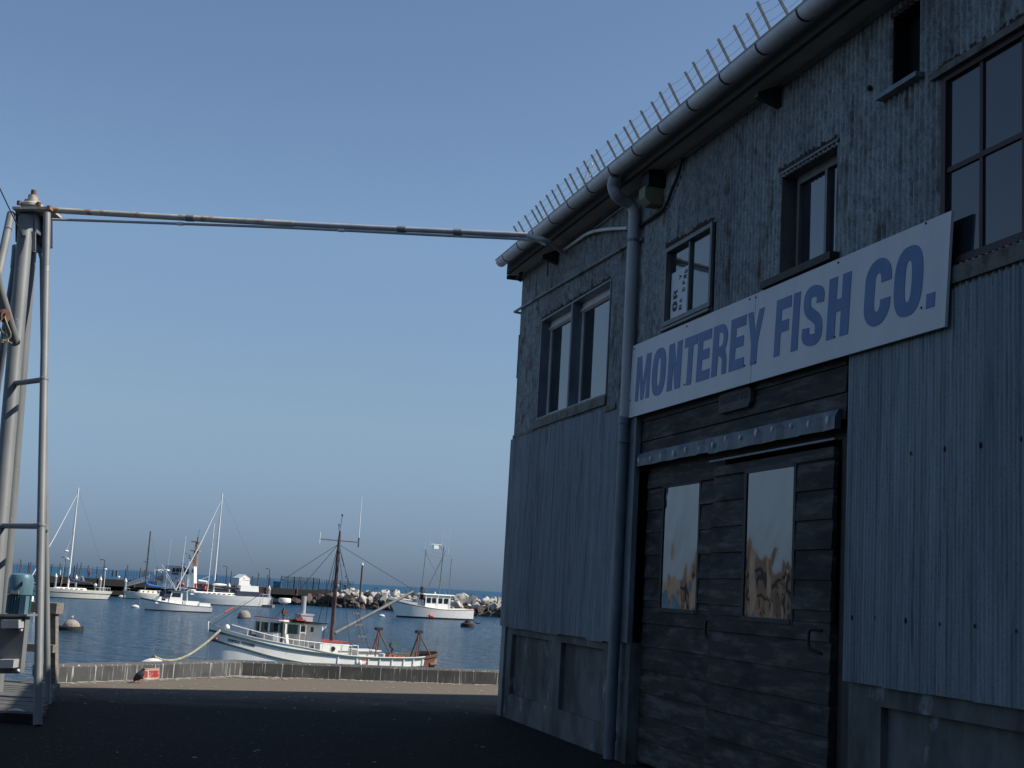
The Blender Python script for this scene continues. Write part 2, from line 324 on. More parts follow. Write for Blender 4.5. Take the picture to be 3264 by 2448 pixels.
def glyph(ch):
    a, h = T, TV
    if ch == 'I': return [[(.0, 0), (1, 0), (1, 1), (0, 1)]]
    if ch == '.': return [[(0, 0), (1, 0), (1, .21), (0, .21)]]
    if ch == 'E': return [[(0, 0), (1, 0), (1, h), (a, h), (a, .42), (.9, .42), (.9, .42+h), (a, .42+h), (a, 1-h), (1, 1-h), (1, 1), (0, 1)]]
    if ch == 'F': return [[(0, 0), (a, 0), (a, .40), (.9, .40), (.9, .40+h), (a, .40+h), (a, 1-h), (1, 1-h), (1, 1), (0, 1)]]
    if ch == 'L': return [[(0, 0), (1, 0), (1, h), (a, h), (a, 1), (0, 1)]]
    if ch == 'T': return [[(.5-a/2, 0), (.5+a/2, 0), (.5+a/2, 1-h), (1, 1-h), (1, 1), (0, 1), (0, 1-h), (.5-a/2, 1-h)]]
    if ch == 'H': return [[(0, 0), (a, 0), (a, .42), (1-a, .42), (1-a, 0), (1, 0), (1, 1), (1-a, 1), (1-a, .42+h), (a, .42+h), (a, 1), (0, 1)]]
    if ch == 'N': return [[(0, 0), (a, 0), (a, .55), (1-a*1.05, 0), (1, 0), (1, 1), (1-a, 1), (1-a, .45), (a*1.05, 1), (0, 1)]]
    if ch == 'M': return [[(0, 0), (.23, 0), (.23, .68), (.40, 0), (.60, 0), (.77, .68), (.77, 0), (1, 0), (1, 1), (.68, 1), (.5, .32), (.32, 1), (0, 1)]]
    if ch == 'Y': return [[(.5-a/2, 0), (.5+a/2, 0), (.5+a/2, .38), (1, 1), (.70, 1), (.5, .60), (.30, 1), (0, 1), (.5-a/2, .38)]]
    if ch == 'A': return [[(0, 0), (.28, 0), (.34, .2), (.66, .2), (.72, 0), (1, 0), (.66, 1), (.34, 1)], [(.40, .36), (.5, .72), (.60, .36)]]
    if ch == 'K': return [[(0, 0), (a, 0), (a, .3), (.42, .42), (.68, 0), (1, 0), (.62, .6), (1, 1), (.68, 1), (a, .6), (a, 1), (0, 1)]]
    if ch == 'O': return [se(.5, .5, .5, .52), se(.5, .5, .5-a, .52-h*1.05)]
    if ch == 'C': o_ = arc(.5, .70, .5, .32, 0, 180, 12)+arc(.5, .30, .5, .32, 180, 360, 12); i_ = arc(.5, .32, .5-a, .32-h, 360, 180, 10)+arc(.5, .68, .5-a, .32-h, 180, 0, 10); return [[(1, .63)]+o_+[(1, .37), (1-a, .37)]+i_+[(1-a, .63)]]
    if ch == 'G': o_ = arc(.5, .70, .5, .32, 0, 180, 12)+arc(.5, .30, .5, .32, 180, 360, 12); i_ = arc(.5, .32, .5-a, .32-h, 360, 180, 10)+arc(.5, .68, .5-a, .32-h, 180, 0, 10); return [[(1, .66)]+o_+[(1, .52), (.55, .52), (.55, .37), (1-a, .37)]+i_+[(1-a, .66)]]
    if ch == 'S': return [stroke([(1-a*.5, .68), (.80, .84), (.5, 1.01-h/2), (.24, .88), (a*.5, .73), (.27, .60), (.5, .5), (.73, .40), (1-a*.5, .27), (.76, .12), (.5, -.01+h/2), (.20, .16), (a*.5, .32)], (a*.92, h*.98))]
    if ch in 'RPB':
        outer = [(0, 0), (a, 0), (a, .38)]
        hole = [(a, .56), (.55, .56)]+arc(.55, .70, .16, .14, -90, 90, 8)+[(a, .84)]
        bowl = arc(.52, .70, .46, .30, -75, 90, 10)
        if ch == 'P': return [[(0, 0), (a, 0), (a, .40)]+[(.52, .40)]+bowl+[(0, 1)], hole]
        return [[(0, 0), (a, 0), (a, .38), (.50, .38), (.68, .30), (.70, 0), (1, 0), (.98, .30), (.86, .44)]+bowl[2:]+[(0, 1)], hole]
    if ch == 'D': return [[(0, 0), (.5, 0)]+arc(.5, .5, .5, .5, -80, 80, 10)+[(.5, 1), (0, 1)], [(a, h), (.48, h)]+arc(.48, .5, .24, .33, -80, 80, 8)+[(.48, 1-h), (a, 1-h)]]
    return []
def lettering(name, items, fn, mt, parent, depth=.004):
    """items: (char, x0, x1, y0, y1); fn maps (x, y, t) to world; one mesh"""
    cu = bpy.data.curves.new(name, 'CURVE'); cu.dimensions = '2D'; cu.fill_mode = 'BOTH'; cu.extrude = .5
    for ch, x0, x1, y0, y1 in items:
        for loop in glyph(ch):
            sp = cu.splines.new('POLY'); sp.points.add(len(loop)-1)
            for p, (x, y) in zip(sp.points, loop): p.co = (x0+(x1-x0)*x, y0+(y1-y0)*y, 0, 1)
            sp.use_cyclic_u = True
    tmp = bpy.data.objects.new('tmp', cu); COL.objects.link(tmp); dg = bpy.context.evaluated_depsgraph_get()
    me = bpy.data.meshes.new_from_object(tmp.evaluated_get(dg)); bpy.data.objects.remove(tmp)
    off = Vector((0, 0, 0)); q = parent
    while q is not None and fn.__name__ != 'local': off += q.location; q = q.parent
    for v in me.vertices: v.co = Vector(fn(v.co.x, v.co.y, (v.co.z+.5)*depth))-off
    me.materials.clear(); me.materials.append(MT[mt]); me.name = name
    o = bpy.data.objects.new(name, me); COL.objects.link(o); o.parent = parent; return o
def word(text, x0, x1, y0, y1, gap=.14, space=.5):
    wds = {'I': .38, '.': .34, 'M': 1.25, ' ': space, 'L': .85, 'E': .88, 'F': .85}
    tot = sum(wds.get(c, 1) for c in text)+gap*(len(text)-1); x = x0; k = (x1-x0)/tot; out = []
    for c in text:
        wd = wds.get(c, 1)*k
        if c != ' ': out.append((c, x, x+wd, y0, y1))
        x += wd+gap*k
    return out

# ================================================================== SETTING
WZ = -3.7                                   # water level below the quay
K = (CZ-WZ)/4.1
def local_wall():
    vp = ray(400, 1817); a = math.hypot(vp.x, vp.y); return Vector((vp.x/a, vp.y/a, 0))
D = local_wall(); N = Vector((-D.y, D.x, 0)); N = -N if N.x > 0 else N; C0 = atz(1591.5, 2279, 0)
def wp(s, z, o=0): return C0-D*s+N*o+Vector((0, 0, z))
def wall(x, y, off=0):
    r = ray(x, y); c = C0+N*off; t = c.dot(N)/r.dot(N) if True else 0
    o = Vector((0, 0, 0)); t = (c.x*N.x+c.y*N.y)/(r.x*N.x+r.y*N.y); p = Vector((r.x*t, r.y*t, CZ+r.z*t))
    return (-((p-c).x*D.x+(p-c).y*D.y), p.z)
def wl(x, y, off=0): s, z = wall(x, y, off); return wp(s, z, off)

kerb_pts = [Vector((-6.08, 19.23, 0)), Vector((-4.16, 22.59, 0)), Vector((0.08, 23.94, 0)), Vector((16, 29.0, 0))]
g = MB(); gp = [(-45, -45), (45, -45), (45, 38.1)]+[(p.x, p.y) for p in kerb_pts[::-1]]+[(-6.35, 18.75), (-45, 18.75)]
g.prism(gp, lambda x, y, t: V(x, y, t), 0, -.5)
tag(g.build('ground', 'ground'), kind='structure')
g = MB()
for a, b in ((gp[i], gp[(i+1) % len(gp)]) for i in range(2, len(gp)-1)):
    g.quad(V(a[0], a[1], -.5), V(b[0], b[1], -.5), V(b[0], b[1], WZ-1), V(a[0], a[1], WZ-1))
tag(g.build('quay_wall', 'conc'), 'concrete quay face dropping from the pavement edge to the water', 'quay wall')
g = MB(); R_ = 30000
g.quad(V(-R_, -2000, WZ), V(R_, -2000, WZ), V(R_, R_, WZ), V(-R_, R_, WZ)); tag(g.build('water', 'water'), kind='structure')

# low concrete kerb wall with a bend
kb = MB(); h = .24; wd = .32
def offs(pts, d):
    out = []
    for i, p in enumerate(pts):
        n = Vector((0, 0, 0))
        for a, b in ((i-1, i), (i, i+1)):
            if a >= 0 and b < len(pts): e = (pts[b]-pts[a]).normalized(); n += Vector((-e.y, e.x, 0))
        n.normalize(); out.append(p+n*d)
    return out
ko = offs(kerb_pts, -wd*.0); ki = offs(kerb_pts, wd)
for i in range(3):
    a, b, c, d = ko[i], ko[i+1], ki[i+1], ki[i]; seg = max(2, int((b-a).length/.5))
    for k in range(seg):
        t0, t1 = k/seg, (k+1)/seg; P = [a.lerp(b, t0), a.lerp(b, t1), d.lerp(c, t1), d.lerp(c, t0)]
        b_ = .03; e = (P[3]-P[0]).normalized()*b_
        kb.add([P[0]+V(0, 0, -.02), P[1]+V(0, 0, -.02), P[1]+V(0, 0, h-b_), P[0]+V(0, 0, h-b_), P[1]+e+V(0, 0, h), P[0]+e+V(0, 0, h), P[2]-e+V(0, 0, h), P[3]-e+V(0, 0, h), P[2]+V(0, 0, h-b_), P[3]+V(0, 0, h-b_), P[2]+V(0, 0, -.6), P[3]+V(0, 0, -.6)],
               [(0, 1, 2, 3), (3, 2, 4, 5), (5, 4, 6, 7), (7, 6, 8, 9), (9, 8, 10, 11)])
kb.quad(ko[0]+V(0, 0, -.02), ki[0]+V(0, 0, -.02), ki[0]+V(0, 0, h-.03), ko[0]+V(0, 0, h-.03))
kerb = tag(kb.build('kerb_wall', 'kerb'), 'low dark kerb wall streaked white with droppings along the quay edge', 'low wall')

random.seed(77); m = MB()
def splat(p, r, z=.005):
    n_ = 6; a0 = random.random()*6; m.add([V(p.x, p.y, z)]+[V(p.x+r*random.uniform(.5, 1.5)*math.cos(a0+i*6.283/n_), p.y+r*random.uniform(.6, 1.7)*math.sin(a0+i*6.283/n_), z) for i in range(n_)], [(0, 1+i, 1+(i+1) % n_) for i in range(n_)])
for (a, b) in ((0, 1), (1, 2)):
    A_, B_ = kerb_pts[a], kerb_pts[b]; e = (B_-A_); nn = V(e.y, -e.x, 0).normalized()
    for i in range(330 if a == 0 else 300):
        t = random.random(); dd = abs(random.gauss(0, .16))+.01
        splat(A_+e*t+nn*dd, random.uniform(.008, .035)*(1.4 if dd < .1 else 1), .004+random.uniform(0, .002))
for i in range(220): splat(kerb_pts[1]+V(random.gauss(0, .32), -abs(random.gauss(0, .22))-.08, 0), random.uniform(.015, .05), .004+random.uniform(0, .01))
for i in range(330): x = random.uniform(-6.3, .6); splat(V(x, random.uniform(10.5, 22.0+.3*(x+4)) if random.random() < .12 else random.uniform(17.8, 21.8)+.3*(x+4), 0), random.uniform(.006, .028))
tag(m.build('bird_droppings', 'dropping'), 'scattered white bird droppings on the pavement beside the kerb', 'droppings', kind='stuff')

# ================================================================== WAREHOUSE
B = thing('warehouse', 'dark corrugated metal fish warehouse with gutter and sliding plank doors', 'building', tuple(C0))
LEN = 27
def corrugated(s0, s1, z0, z1, holes, pitch, amp, off, jag=0, ns=8):
    mb = MB(); n = int((s1-s0)/pitch*ns); zs = sorted({z0, z1, *[h[2] for h in holes if z0 < h[2] < z1], *[h[3] for h in holes if z0 < h[3] < z1]})
    S = [s0+(s1-s0)*i/n for i in range(n+1)]; ds = (s1-s0)/n
    for hI in holes:
        for e in (hI[0], hI[1]):
            j = round((e-s0)/ds)
            if 0 < j < n: S[j] = e
    vs = []; fs = []; rr = random.Random(3)
    for i, s in enumerate(S):
        sheet = int((s-s0)/.8)
        if i % (ns*12) == 0: jj = rr.uniform(0, jag)
        for k, z in enumerate(zs): vs.append(wp(s, z-(jj if k == 0 else 0), off+amp*math.sin(2*math.pi*(s-s0)/pitch)+.003*math.sin(s*2.1+z)))
    q = len(zs)
    for i in range(n):
        for k in range(q-1):
            sm, zm = (S[i]+S[i+1])/2, (zs[k]+zs[k+1])/2
            if any(a < sm < b and c < zm < d for a, b, c, d in holes): continue
            fs.append((i*q+k, (i+1)*q+k, (i+1)*q+k+1, i*q+k+1))
    return mb.add(vs, fs, 0, True)
W2 = (1.08, 2.30, 3.82, 5.09); W3 = (2.36, 3.67, 3.82, 5.09)
w1s = wall(2135, 790)[0]
WA = (5.30, 6.44, 4.27, 5.06); WB = (7.76, 8.67, 4.27, 5.10); WC = (9.44, 9.80, 5.25, 5.80); WD = (10.05, 14.25, 3.82, 5.13)
holes = [W2, W3, WA, WB, WC, WD, (16.5, 19, 3.9, 5.1)]
corrugated(0, LEN, 3.655, 6.02, holes, .0675, .012, .014).build('upper_cladding', 'corr', B)
corrugated(-.08, 4.30, 1.16, 3.652, [], .042, .005, .035, .025).build('lower_cladding', 'sheet', B)
corrugated(8.94, LEN, 1.13, 3.66, [], .042, .005, .035, .02).build('lower_cladding', 'sheet', B)
W = lambda fn_off=0: None
def wbox(mb, s0, s1, z0, z1, o0, o1, mi=0): return mb.box((s0, o0, z0), (s1, o1, z1), mi, fn=lambda s, o, z: wp(s, z, o))
# corner end sheet and other walls
sk = lambda o: -.02*o   # unseen far gable, skewed a little to set where its ground shadow falls
m = MB(); m.box((0, -24, 0), (.03, -.03, 6.0), fn=lambda s, o, z: wp(s+sk(o), z, o)); wbox(m, LEN-.03, LEN, 0, 6.0, -24, -.03); wbox(m, .03, LEN-.03, 0, 6.0, -24, -23.9)
rr_ = .475
m.prism([(-.2, 6.0), (-12, 6.12+rr_*12), (-23.9, 6.0)], lambda o, z, t: wp(t+sk(o), z, o), .0, .03); m.prism([(-.2, 6.0), (-12, 6.12+rr_*12), (-23.9, 6.0)], lambda o, z, t: wp(t, z, o), LEN-.03, LEN)
m.build('outer_walls', 'sheet', B)
m = MB()
m.prism([(.30, 6.05), (.30, 6.13), (-12.2, 6.13+rr_*12.5), (-24.5, 6.13), (-24.5, 6.05), (-12.2, 6.05+rr_*12.5)], lambda o, z, t: wp(t+(sk(o) if t < 5 else 0), z, o), -.02, LEN+.1)
m.build('roof', 'roof', B)
m = MB(); m.prism([(.012, 5.93), (.012, 6.03), (.24, 6.0), (.24, 5.905)], lambda o, z, t: wp(t, z, o), -.02, LEN); m.build('soffit', 'soffit', B)
m = MB(); wbox(m, 0, LEN, 5.885, 5.925, .022, .045); m.build('eave_trim', 'trim', B)
m = MB(); wbox(m, .12, LEN, 5.895, 6.045, .243, .285); wbox(m, -.04, -.022, 5.86, 6.03, .0, .24); m.build('fascia', 'void_paint', B)
# hooked bracket hanging at the corner
m = MB(); p0 = wl(1662, 868, .15); p1 = wl(1651, 892, .15); m.beam(p0, p1, .05, .02); m.beam(p1, p1+V(.05, 0, -.02), .02, .02); m.build('corner_bracket', 'dark', B)
# gutter
GO, GZ, GR = .40, 6.035, .076
m = MB(); gs0 = .22
prof = [(GR*math.cos(t), GR*math.sin(t)) for t in [math.pi+math.pi*i/14 for i in range(15)]]
inner = [(x*.93, y*.93) for x, y in prof[::-1]]
poly = prof+[(GR+.012, .012), (GR*.93, .006)]+inner
m.prism([(GO+x, GZ+z) for x, z in poly], lambda o, z, t: wp(t, z, o), gs0, LEN)
for p in (0,): m.prism([(GO+x, GZ+z) for x, z in prof], lambda o, z, t: wp(t, z, o), gs0-.004, gs0)
gut = m.build('gutter', 'zinc', B); 
for f in gut.data.polygons: f.use_smooth = len(f.vertices) == 4 and False
for i in range(22):
    s = .56+.69*i; m = MB()
    m.prism([(GO+x*1.05, GZ+z*1.05) for x, z in prof]+[(GO+x, GZ+z) for x, z in prof[::-1]], lambda o, z, t: wp(t, z, o), s-.012, s+.012)
    m.build('gutter_strap', 'dark', gut)
# eave brackets
for s in (1.62, 7.7):
    m = MB(); m.prism([(.03, 5.72), (.03, 5.92), (.24, 5.82), (.24, 5.78)], lambda o, z, t: wp(t, z, o), s-.03, s+.03); m.build('eave_bracket', 'dark', B)
# base wall with recessed panels
m = MB()
def base(s0, s1, panels, top):
    x = s0
    for a, b, z0, z1 in panels:
        wbox(m, x, a, 0, top, -.2, .0); wbox(m, a, b, 0, z0, -.2, 0); wbox(m, a, b, z1, top, -.2, 0); wbox(m, a, b, z0, z1, -.2, -.055); x = b
    wbox(m, x, s1, 0, top, -.2, 0)
base(0, 4.62, [(.40, 2.09, .31, 1.065), (2.47, 3.95, .31, 1.065)], 1.18)
m.build('base_wall', 'conc', B); m = MB()
base(8.96, LEN, [(9.38, 12.2, -.0+.18, .99), (12.7, 15.5, .18, .99), (16, 19, .18, .99)], 1.16)
m.build('base_wall', 'conc', B)
m = MB(); wbox(m, -.02, .16, 0, 1.17, .002, .03); m.build('corner_board', 'trim', B)
# metal clad door post
m = MB(); wbox(m, 4.30, 4.36, 1.17, 3.66, .03, .055); wbox(m, 4.42, 4.74, 1.17, 3.66, .0, .055); wbox(m, 4.36, 4.42, 1.17, 3.66, -.02, .03)
wbox(m, 4.50, 4.54, 1.17, 3.66, .055, .065); m.build('door_post', 'trim', B)
m = MB(); wbox(m, 4.62, 4.74, 0, 1.17, -.2, .02); m.build('door_post_foot', 'conc', B)
m = MB(); wbox(m, 8.83, 8.96, 0, 3.66, -.2, -.02); wbox(m, 8.70, 8.80, 0, 2.85, -.12, -.06); m.build('door_jamb', 'dark', B)
# dark interior box behind the doors
m = MB(); wbox(m, 4.7, 8.9, 0, 3.66, -.35, -.3); m.build('door_recess', 'black', B)
# header boards over the doors
def boards(mb, s0, s1, z0, z1, off, bh, hole=None, tilt=.014, rnd=random.Random(5)):
    z = z0
    while z < z1-.01:
        zt = min(z+bh, z1); spans = [(s0, s1, z, zt)]
        if hole:
            a, b, c, d = hole; new = []
            if zt > c and z < d:
                if z < c: new.append((s0, s1, z, c))
                if zt > d: new.append((s0, s1, d, zt))
                zz0, zz1 = max(z, c), min(zt, d); new += [(s0, a, zz0, zz1), (b, s1, zz0, zz1)]; spans = new
        dz = rnd.uniform(0, .004); dd = rnd.uniform(-.003, .003)
        for a_, b_, c_, d_ in spans:
            if d_-c_ < .005: continue
            f = lambda zz: off+dd+tilt*(1-(zz-z)/bh)
            v = [wp(a_, c_+dz, off-.03), wp(b_, c_+dz, off-.03), wp(b_, c_+dz, f(c_)), wp(a_, c_+dz, f(c_)), wp(a_, d_-.002, off-.03), wp(b_, d_-.002, off-.03), wp(b_, d_-.002, f(d_)), wp(a_, d_-.002, f(d_))]
            mb.add(v, [(0, 3, 2, 1), (4, 5, 6, 7), (0, 1, 5, 4), (1, 2, 6, 5), (2, 3, 7, 6), (3, 0, 4, 7)])
        z += bh
m = MB(); boards(m, 4.74, 8.83, 2.98, 3.66, -.02, .20); m.build('header_boards', 'wood_door', B)
def door(s0, s1, z1, off, hole, hs, hz, lab):
    d = MB(); boards(d, s0, s1, .04, z1, off, .2225, hole); d.box((s0, off-.06, .04), (s1, off-.031, hole[2]), 0, fn=lambda s, o, z: wp(s, z, o))
    dr = d.build('sliding_door', 'wood_door', B); dr['label'] = lab
    f = MB(); a, b, c, e = hole; t = .05
    wbox(f, a-.04, a+.006, c-.03, e+.03, off-.03, off+.015); wbox(f, b-.006, b+.03, c-.03, e+.03, off-.03, off+.012)
    wbox(f, a+.006, b-.006, c-.03, c+.006, off-.03, off+.018); wbox(f, a+.006, b-.006, e-.006, e+.03, off-.03, off+.015); f.build('window_frame', 'dark', dr)
    p = MB(); n = 14
    wbox(p, a+.006, b-.006, c+.006, e-.006, off-.025, off+.006); p.build('plastic_pane', 'wavy', dr)
    h_ = MB(); q = [wp(hs+.09, hz+.055, off+.016), wp(hs+.02, hz+.055, off+.06), wp(hs, hz+.03, off+.07), wp(hs, hz-.06, off+.07), wp(hs+.02, hz-.085, off+.06), wp(hs+.09, hz-.11, off+.016)]
    h_.tube(curve_pts(q, 4), .012, 6); h_.build('handle', 'dark', dr)
door(4.76, 6.60, 2.93, -.10, (wall(2113, 1745, -.095)[0], wall(2225, 1745, -.095)[0], 1.53, 2.70), 6.44, 1.40, 'left plank door with a narrow pane')
door(6.53, 8.66, 2.80, -.02, (wall(2376, 1745, -.015)[0], wall(2528, 1745, -.015)[0], 1.51, 2.70), 8.46, 1.40, 'right plank door with a wide pane')
m = MB(); wbox(m, 6.53, 8.74, 2.835, 2.85, -.0, .03); m.build('door_track', 'trim', B)
m = MB(); wbox(m, 4.76, 8.83, 2.86, 2.98, -.3, -.1); m.build('door_header', 'dark', B)
# sheet flashing over the track, kinked in two lengths
m = MB()
for a, b, z0 in ((4.72, 6.55, 2.925), (6.54, 8.78, 2.91)):
    n = 22
    for i in range(n):
        sa, sb = a+(b-a)*i/n, a+(b-a)*(i+1)/n; wv = lambda s: .010*math.sin(s*13)+.006*math.sin(s*29)
        rows = [(.0, 3.062), (.02, 3.058), (.042, 3.0), (.046, z0)]
        for (o1, z1), (o2, z2) in zip(rows, rows[1:]):
            k1, k2 = (z1 < 3.01), (z2 < 3.01)
            m.quad(wp(sa, z1, o1+wv(sa)*k1), wp(sb, z1, o1+wv(sb)*k1), wp(sb, z2, o2+wv(sb)*k2), wp(sa, z2, o2+wv(sa)*k2))
m.add([wp(8.78, 3.06, 0), wp(8.78, 3.058, .02), wp(8.78, 3.0, .042), wp(8.78, 2.91, .046), wp(8.78, 2.91, 0)], [(0, 1, 2, 3, 4)])
dfl = m.build('door_flashing', 'rail_metal', B)
random.seed(31)
for i in range(14):
    s = 4.84+i*.293+random.uniform(-.02, .02); a = random.uniform(.4, 1); m = MB(); m.ball(wp(s, 3.0+random.uniform(-.025, .01), .045), .016*a+.008, 10, sc=(.7, .35, 1.6)); m.build('paint_spot', 'clean_white', dfl)
# ---- windows
def reveals(mb, s0, s1, z0, z1, d, front=.02):
    wbox(mb, s0-.025, s0, z0-.025, z1+.025, -d, front); wbox(mb, s1, s1+.025, z0-.025, z1+.025, -d, front)
    wbox(mb, s0, s1, z1, z1+.025, -d, front); wbox(mb, s0, s1, z0-.025, z0, -d, front)
win = tag(thing('window', None, None, tuple(C0))); COL.objects.unlink(win); bpy.data.objects.remove(win)
m = MB(); d = .12
for (a, b, c, e) in (W2, W3):
    wbox(m, a-.02, a, c-.02, e+.02, -d, .03); wbox(m, b, b+.02, c-.02, e+.02, -d, .03); wbox(m, a, b, e, e+.02, -d, .03); wbox(m, a, b, c-.02, c, -d, .03)
wbox(m, 2.321, 2.339, 3.80, 5.11, -.1, .032)
fr = m.build('double_window', 'trim', B)
for (a, b, c, e) in (W2, W3):
    f = MB(); wbox(f, a, a+.035, c, e, -.12, -.095); wbox(f, b-.035, b, c, e, -.12, -.095); wbox(f, a+.035, b-.035, c, c+.06, -.12, -.085); wbox(f, a+.035, b-.035, e-.05, e, -.12, -.095)
    f.add([wp(a, e-.05, -.095), wp(b, e-.05, -.095), wp(b, e-.10, -.06), wp(a, e-.10, -.06), wp(a, e-.12, -.1), wp(b, e-.12, -.1)], [(0, 1, 2, 3), (3, 2, 5, 4)])
    s_ = f.build('sash', 'zinc', fr); p = MB(); wbox(p, a+.035, b-.035, c+.06, e-.05, -.12, -.11); p.build('pane', 'glass', fr)
    p = MB(); wbox(p, a-.01, b+.01, c, e, -.5, -.45); p.build('blind', 'black', fr)
m = MB(); wbox(m, .95, 3.70, 3.69, 3.795, .03, .045); m.build('flashing_strip', 'rusttrim', B)
m = MB(); wbox(m, 0, .96, 3.655, 3.70, .028, .036); m.build('lap_strip', 'rusttrim', B); m = MB(); wbox(m, 3.70, 4.08, 3.60, 3.66, .045, .053); m.build('lap_strip', 'rusttrim', B)
a, b, c, e = WA; m = MB()
wbox(m, a, a+.05, c, e, -.06, .045); wbox(m, b-.04, b, c, e, -.06, .045); wbox(m, a+.05, b-.04, e-.04, e, -.06, .045); wbox(m, a+.05, b-.04, c, c+.045, -.06, .045)
wbox(m, 5.85, 5.88, c+.045, e-.04, -.04, .02); wbox(m, a-.03, b+.01, c-.045, c-.02, .0, .06)
fr = m.build('sliding_window', 'alu', B)
p = MB(); wbox(p, a+.05, 5.85, c+.045, e-.04, -.03, -.01); p.build('pane', 'glass', fr)
p = MB(); wbox(p, 5.88, b-.04, c+.045, e-.04, -.025, -.005); p.build('pane', 'glass', fr)
p = MB(); wbox(p, a-.02, b+.02, c-.02, c, -.1, .02); wbox(p, b, b+.02, c, e, -.1, .02); p.build('window_gap', 'black', fr)
# paper notice inside the left pane
nt_ = thing('window_notice', 'pale paper notice with sideways letters in the left window pane above the sign', 'notice', tuple(wp(5.6, 4.5)))
p = MB(); wbox(p, 5.385, 5.845, 4.32, 4.80, -.0085, -.0065); p.build('sheet', 'sticker', nt_)
it = []
for ch, x, y0, y1, wd_ in (('O', 5.44, 4.40, 4.50, .11), ('R', 5.45, 4.525, 4.61, .10), ('B', 5.60, 4.39, 4.44, .07), ('A', 5.61, 4.46, 4.50, .06), ('D', 5.67, 4.56, 4.60, .07), ('P', 5.67, 4.63, 4.67, .07), ('N', 5.69, 4.685, 4.72, .07), ('D', 5.71, 4.735, 4.77, .07), ('Y', 5.58, 4.70, 4.75, .06)):
    it.append((ch, y0, y1, -x-wd_, -x))
for ka_, kb_ in ((0, 2), (2, 4), (4, 9)): lettering('letters', it[ka_:kb_], lambda x, y, t: wp(-y, x, -.0065+t), 'ink', nt_, .002)
a, b, c, e = WB; m = MB(); reveals(m, a, b, c, e, .16, .008)
wbox(m, a+.07, a+.11, c, e, -.14, -.09); wbox(m, a, a+.07, c, e, -.16, -.14); wbox(m, b-.012, b, c, e, -.14, -.10); wbox(m, a+.11, b-.012, e-.07, e, -.14, -.09); wbox(m, a+.11, b-.012, c, c+.03, -.14, -.09); wbox(m, 8.30, 8.335, c+.03, e-.07, -.14, -.085); wbox(m, a-.02, b+.03, e+.026, e+.045, .0, .03)
fr = m.build('recessed_window', 'alu', B)
p = MB(); wbox(p, a+.11, 8.30, c+.03, e-.07, -.13, -.12); p.build('pane', 'glass', fr); p = MB(); wbox(p, 8.335, b-.012, c+.03, e-.07, -.13, -.12); p.build('pane', 'glass', fr)
p = MB(); wbox(p, 7.58, 8.74, 4.185, 4.245, .02, .10); p.build('sill', 'dark', fr)
a, b, c, e = WC; m = MB(); reveals(m, a, b, c, e, .14, .008); wbox(m, a, b, c, e, -.14, -.12); fr = m.build('dark_hatch', 'black', B)
p = MB(); wbox(p, 9.33, 9.85, 5.21, 5.245, .02, .09); p.build('sill', 'trim', fr)
m = MB(); m.ball(wp(9.15, 5.38, .03), .022, 8); m.build('bolt_plate', 'dark', B)
a, b, c, e = WD; m = MB(); wbox(m, a, a+.05, c, e, -.05, .022); wbox(m, b-.05, b, c, e, -.05, .022); wbox(m, a+.05, b-.05, e-.04, e, -.05, .022); wbox(m, a+.05, b-.05, c, c+.05, -.05, .024)
x = a
i = 0
while x+.42 < b-.1:
    x += .42; wbox(m, x-.017, x+.017, c+.05, 4.458, -.03, .008); wbox(m, x-.017, x+.017, 4.492, e-.04, -.03, .008)
wbox(m, a+.05, b-.05, 4.458, 4.492, -.03, .010)
fr = m.build('steel_window', 'redframe', B)
p = MB(); wbox(p, a+.05, b-.05, c+.05, e-.04, -.012, -.004); p.build('pane', 'glass_dark', fr)
m = MB(); wbox(m, 10.0, 14.3, 3.69, 3.80, .03, .05); wbox(m, 9.97, 14.3, 5.13, 5.18, .02, .06); m.build('flashing_strip', 'rusttrim', B)
for a, b, e in ((1.05, 3.70, 5.115), (5.28, 6.46, 5.085), (7.72, 8.70, 5.15), (9.42, 9.84, 5.805), (10.0, 14.3, 5.185)):
    m = MB(); n_ = int((b-a)/.034); random.seed(int(a*10))
    for i in range(n_): wbox(m, a+i*.034, a+(i+1)*.034, e, e+random.uniform(.012, .05), .027, .0285)
    m.build('rust_edge', 'edge_rust', B)
# ---- sign board
sg = thing('fish_company_sign', 'long white board lettered MONTEREY FISH CO. in blue above the doors', 'sign', tuple(wp(7.2, 3.8, .06)))
SO = .085
q = {k: wall(*p, SO) for k, p in dict(TL=(2018, 1103), BL=(2002, 1333), BR=(3011, 1041), TR=(3033, 671)).items()}
sm_ = wall(2396, 1080, SO)[0]
def sgn(u, v, t=0):
    s0 = q['BL'][0]+(q['TL'][0]-q['BL'][0])*v; s1 = q['BR'][0]+(q['TR'][0]-q['BR'][0])*v
    z0 = q['BL'][1]+(q['BR'][1]-q['BL'][1])*u; z1 = q['TL'][1]+(q['TR'][1]-q['TL'][1])*u
    return wp(s0+(s1-s0)*u, z0+(z1-z0)*v, SO+t)
um = (sm_-q['BL'][0])/(q['BR'][0]-q['BL'][0])
for u0_, u1_ in ((0, um-.0007), (um+.0007, 1)):
    m = MB(); m.box((u0_, -.02, 0), (u1_, 0, 1), fn=lambda u, t, v: sgn(u, v, t)); m.build('board', 'white_panel', sg)
def upx(x, y): s, z = wall(x, y, SO); return (s-q['BL'][0])/(q['BR'][0]-q['BL'][0])
z2 = lambda x: 2000+x/2.37
z3 = lambda x: 2500+x/2.073
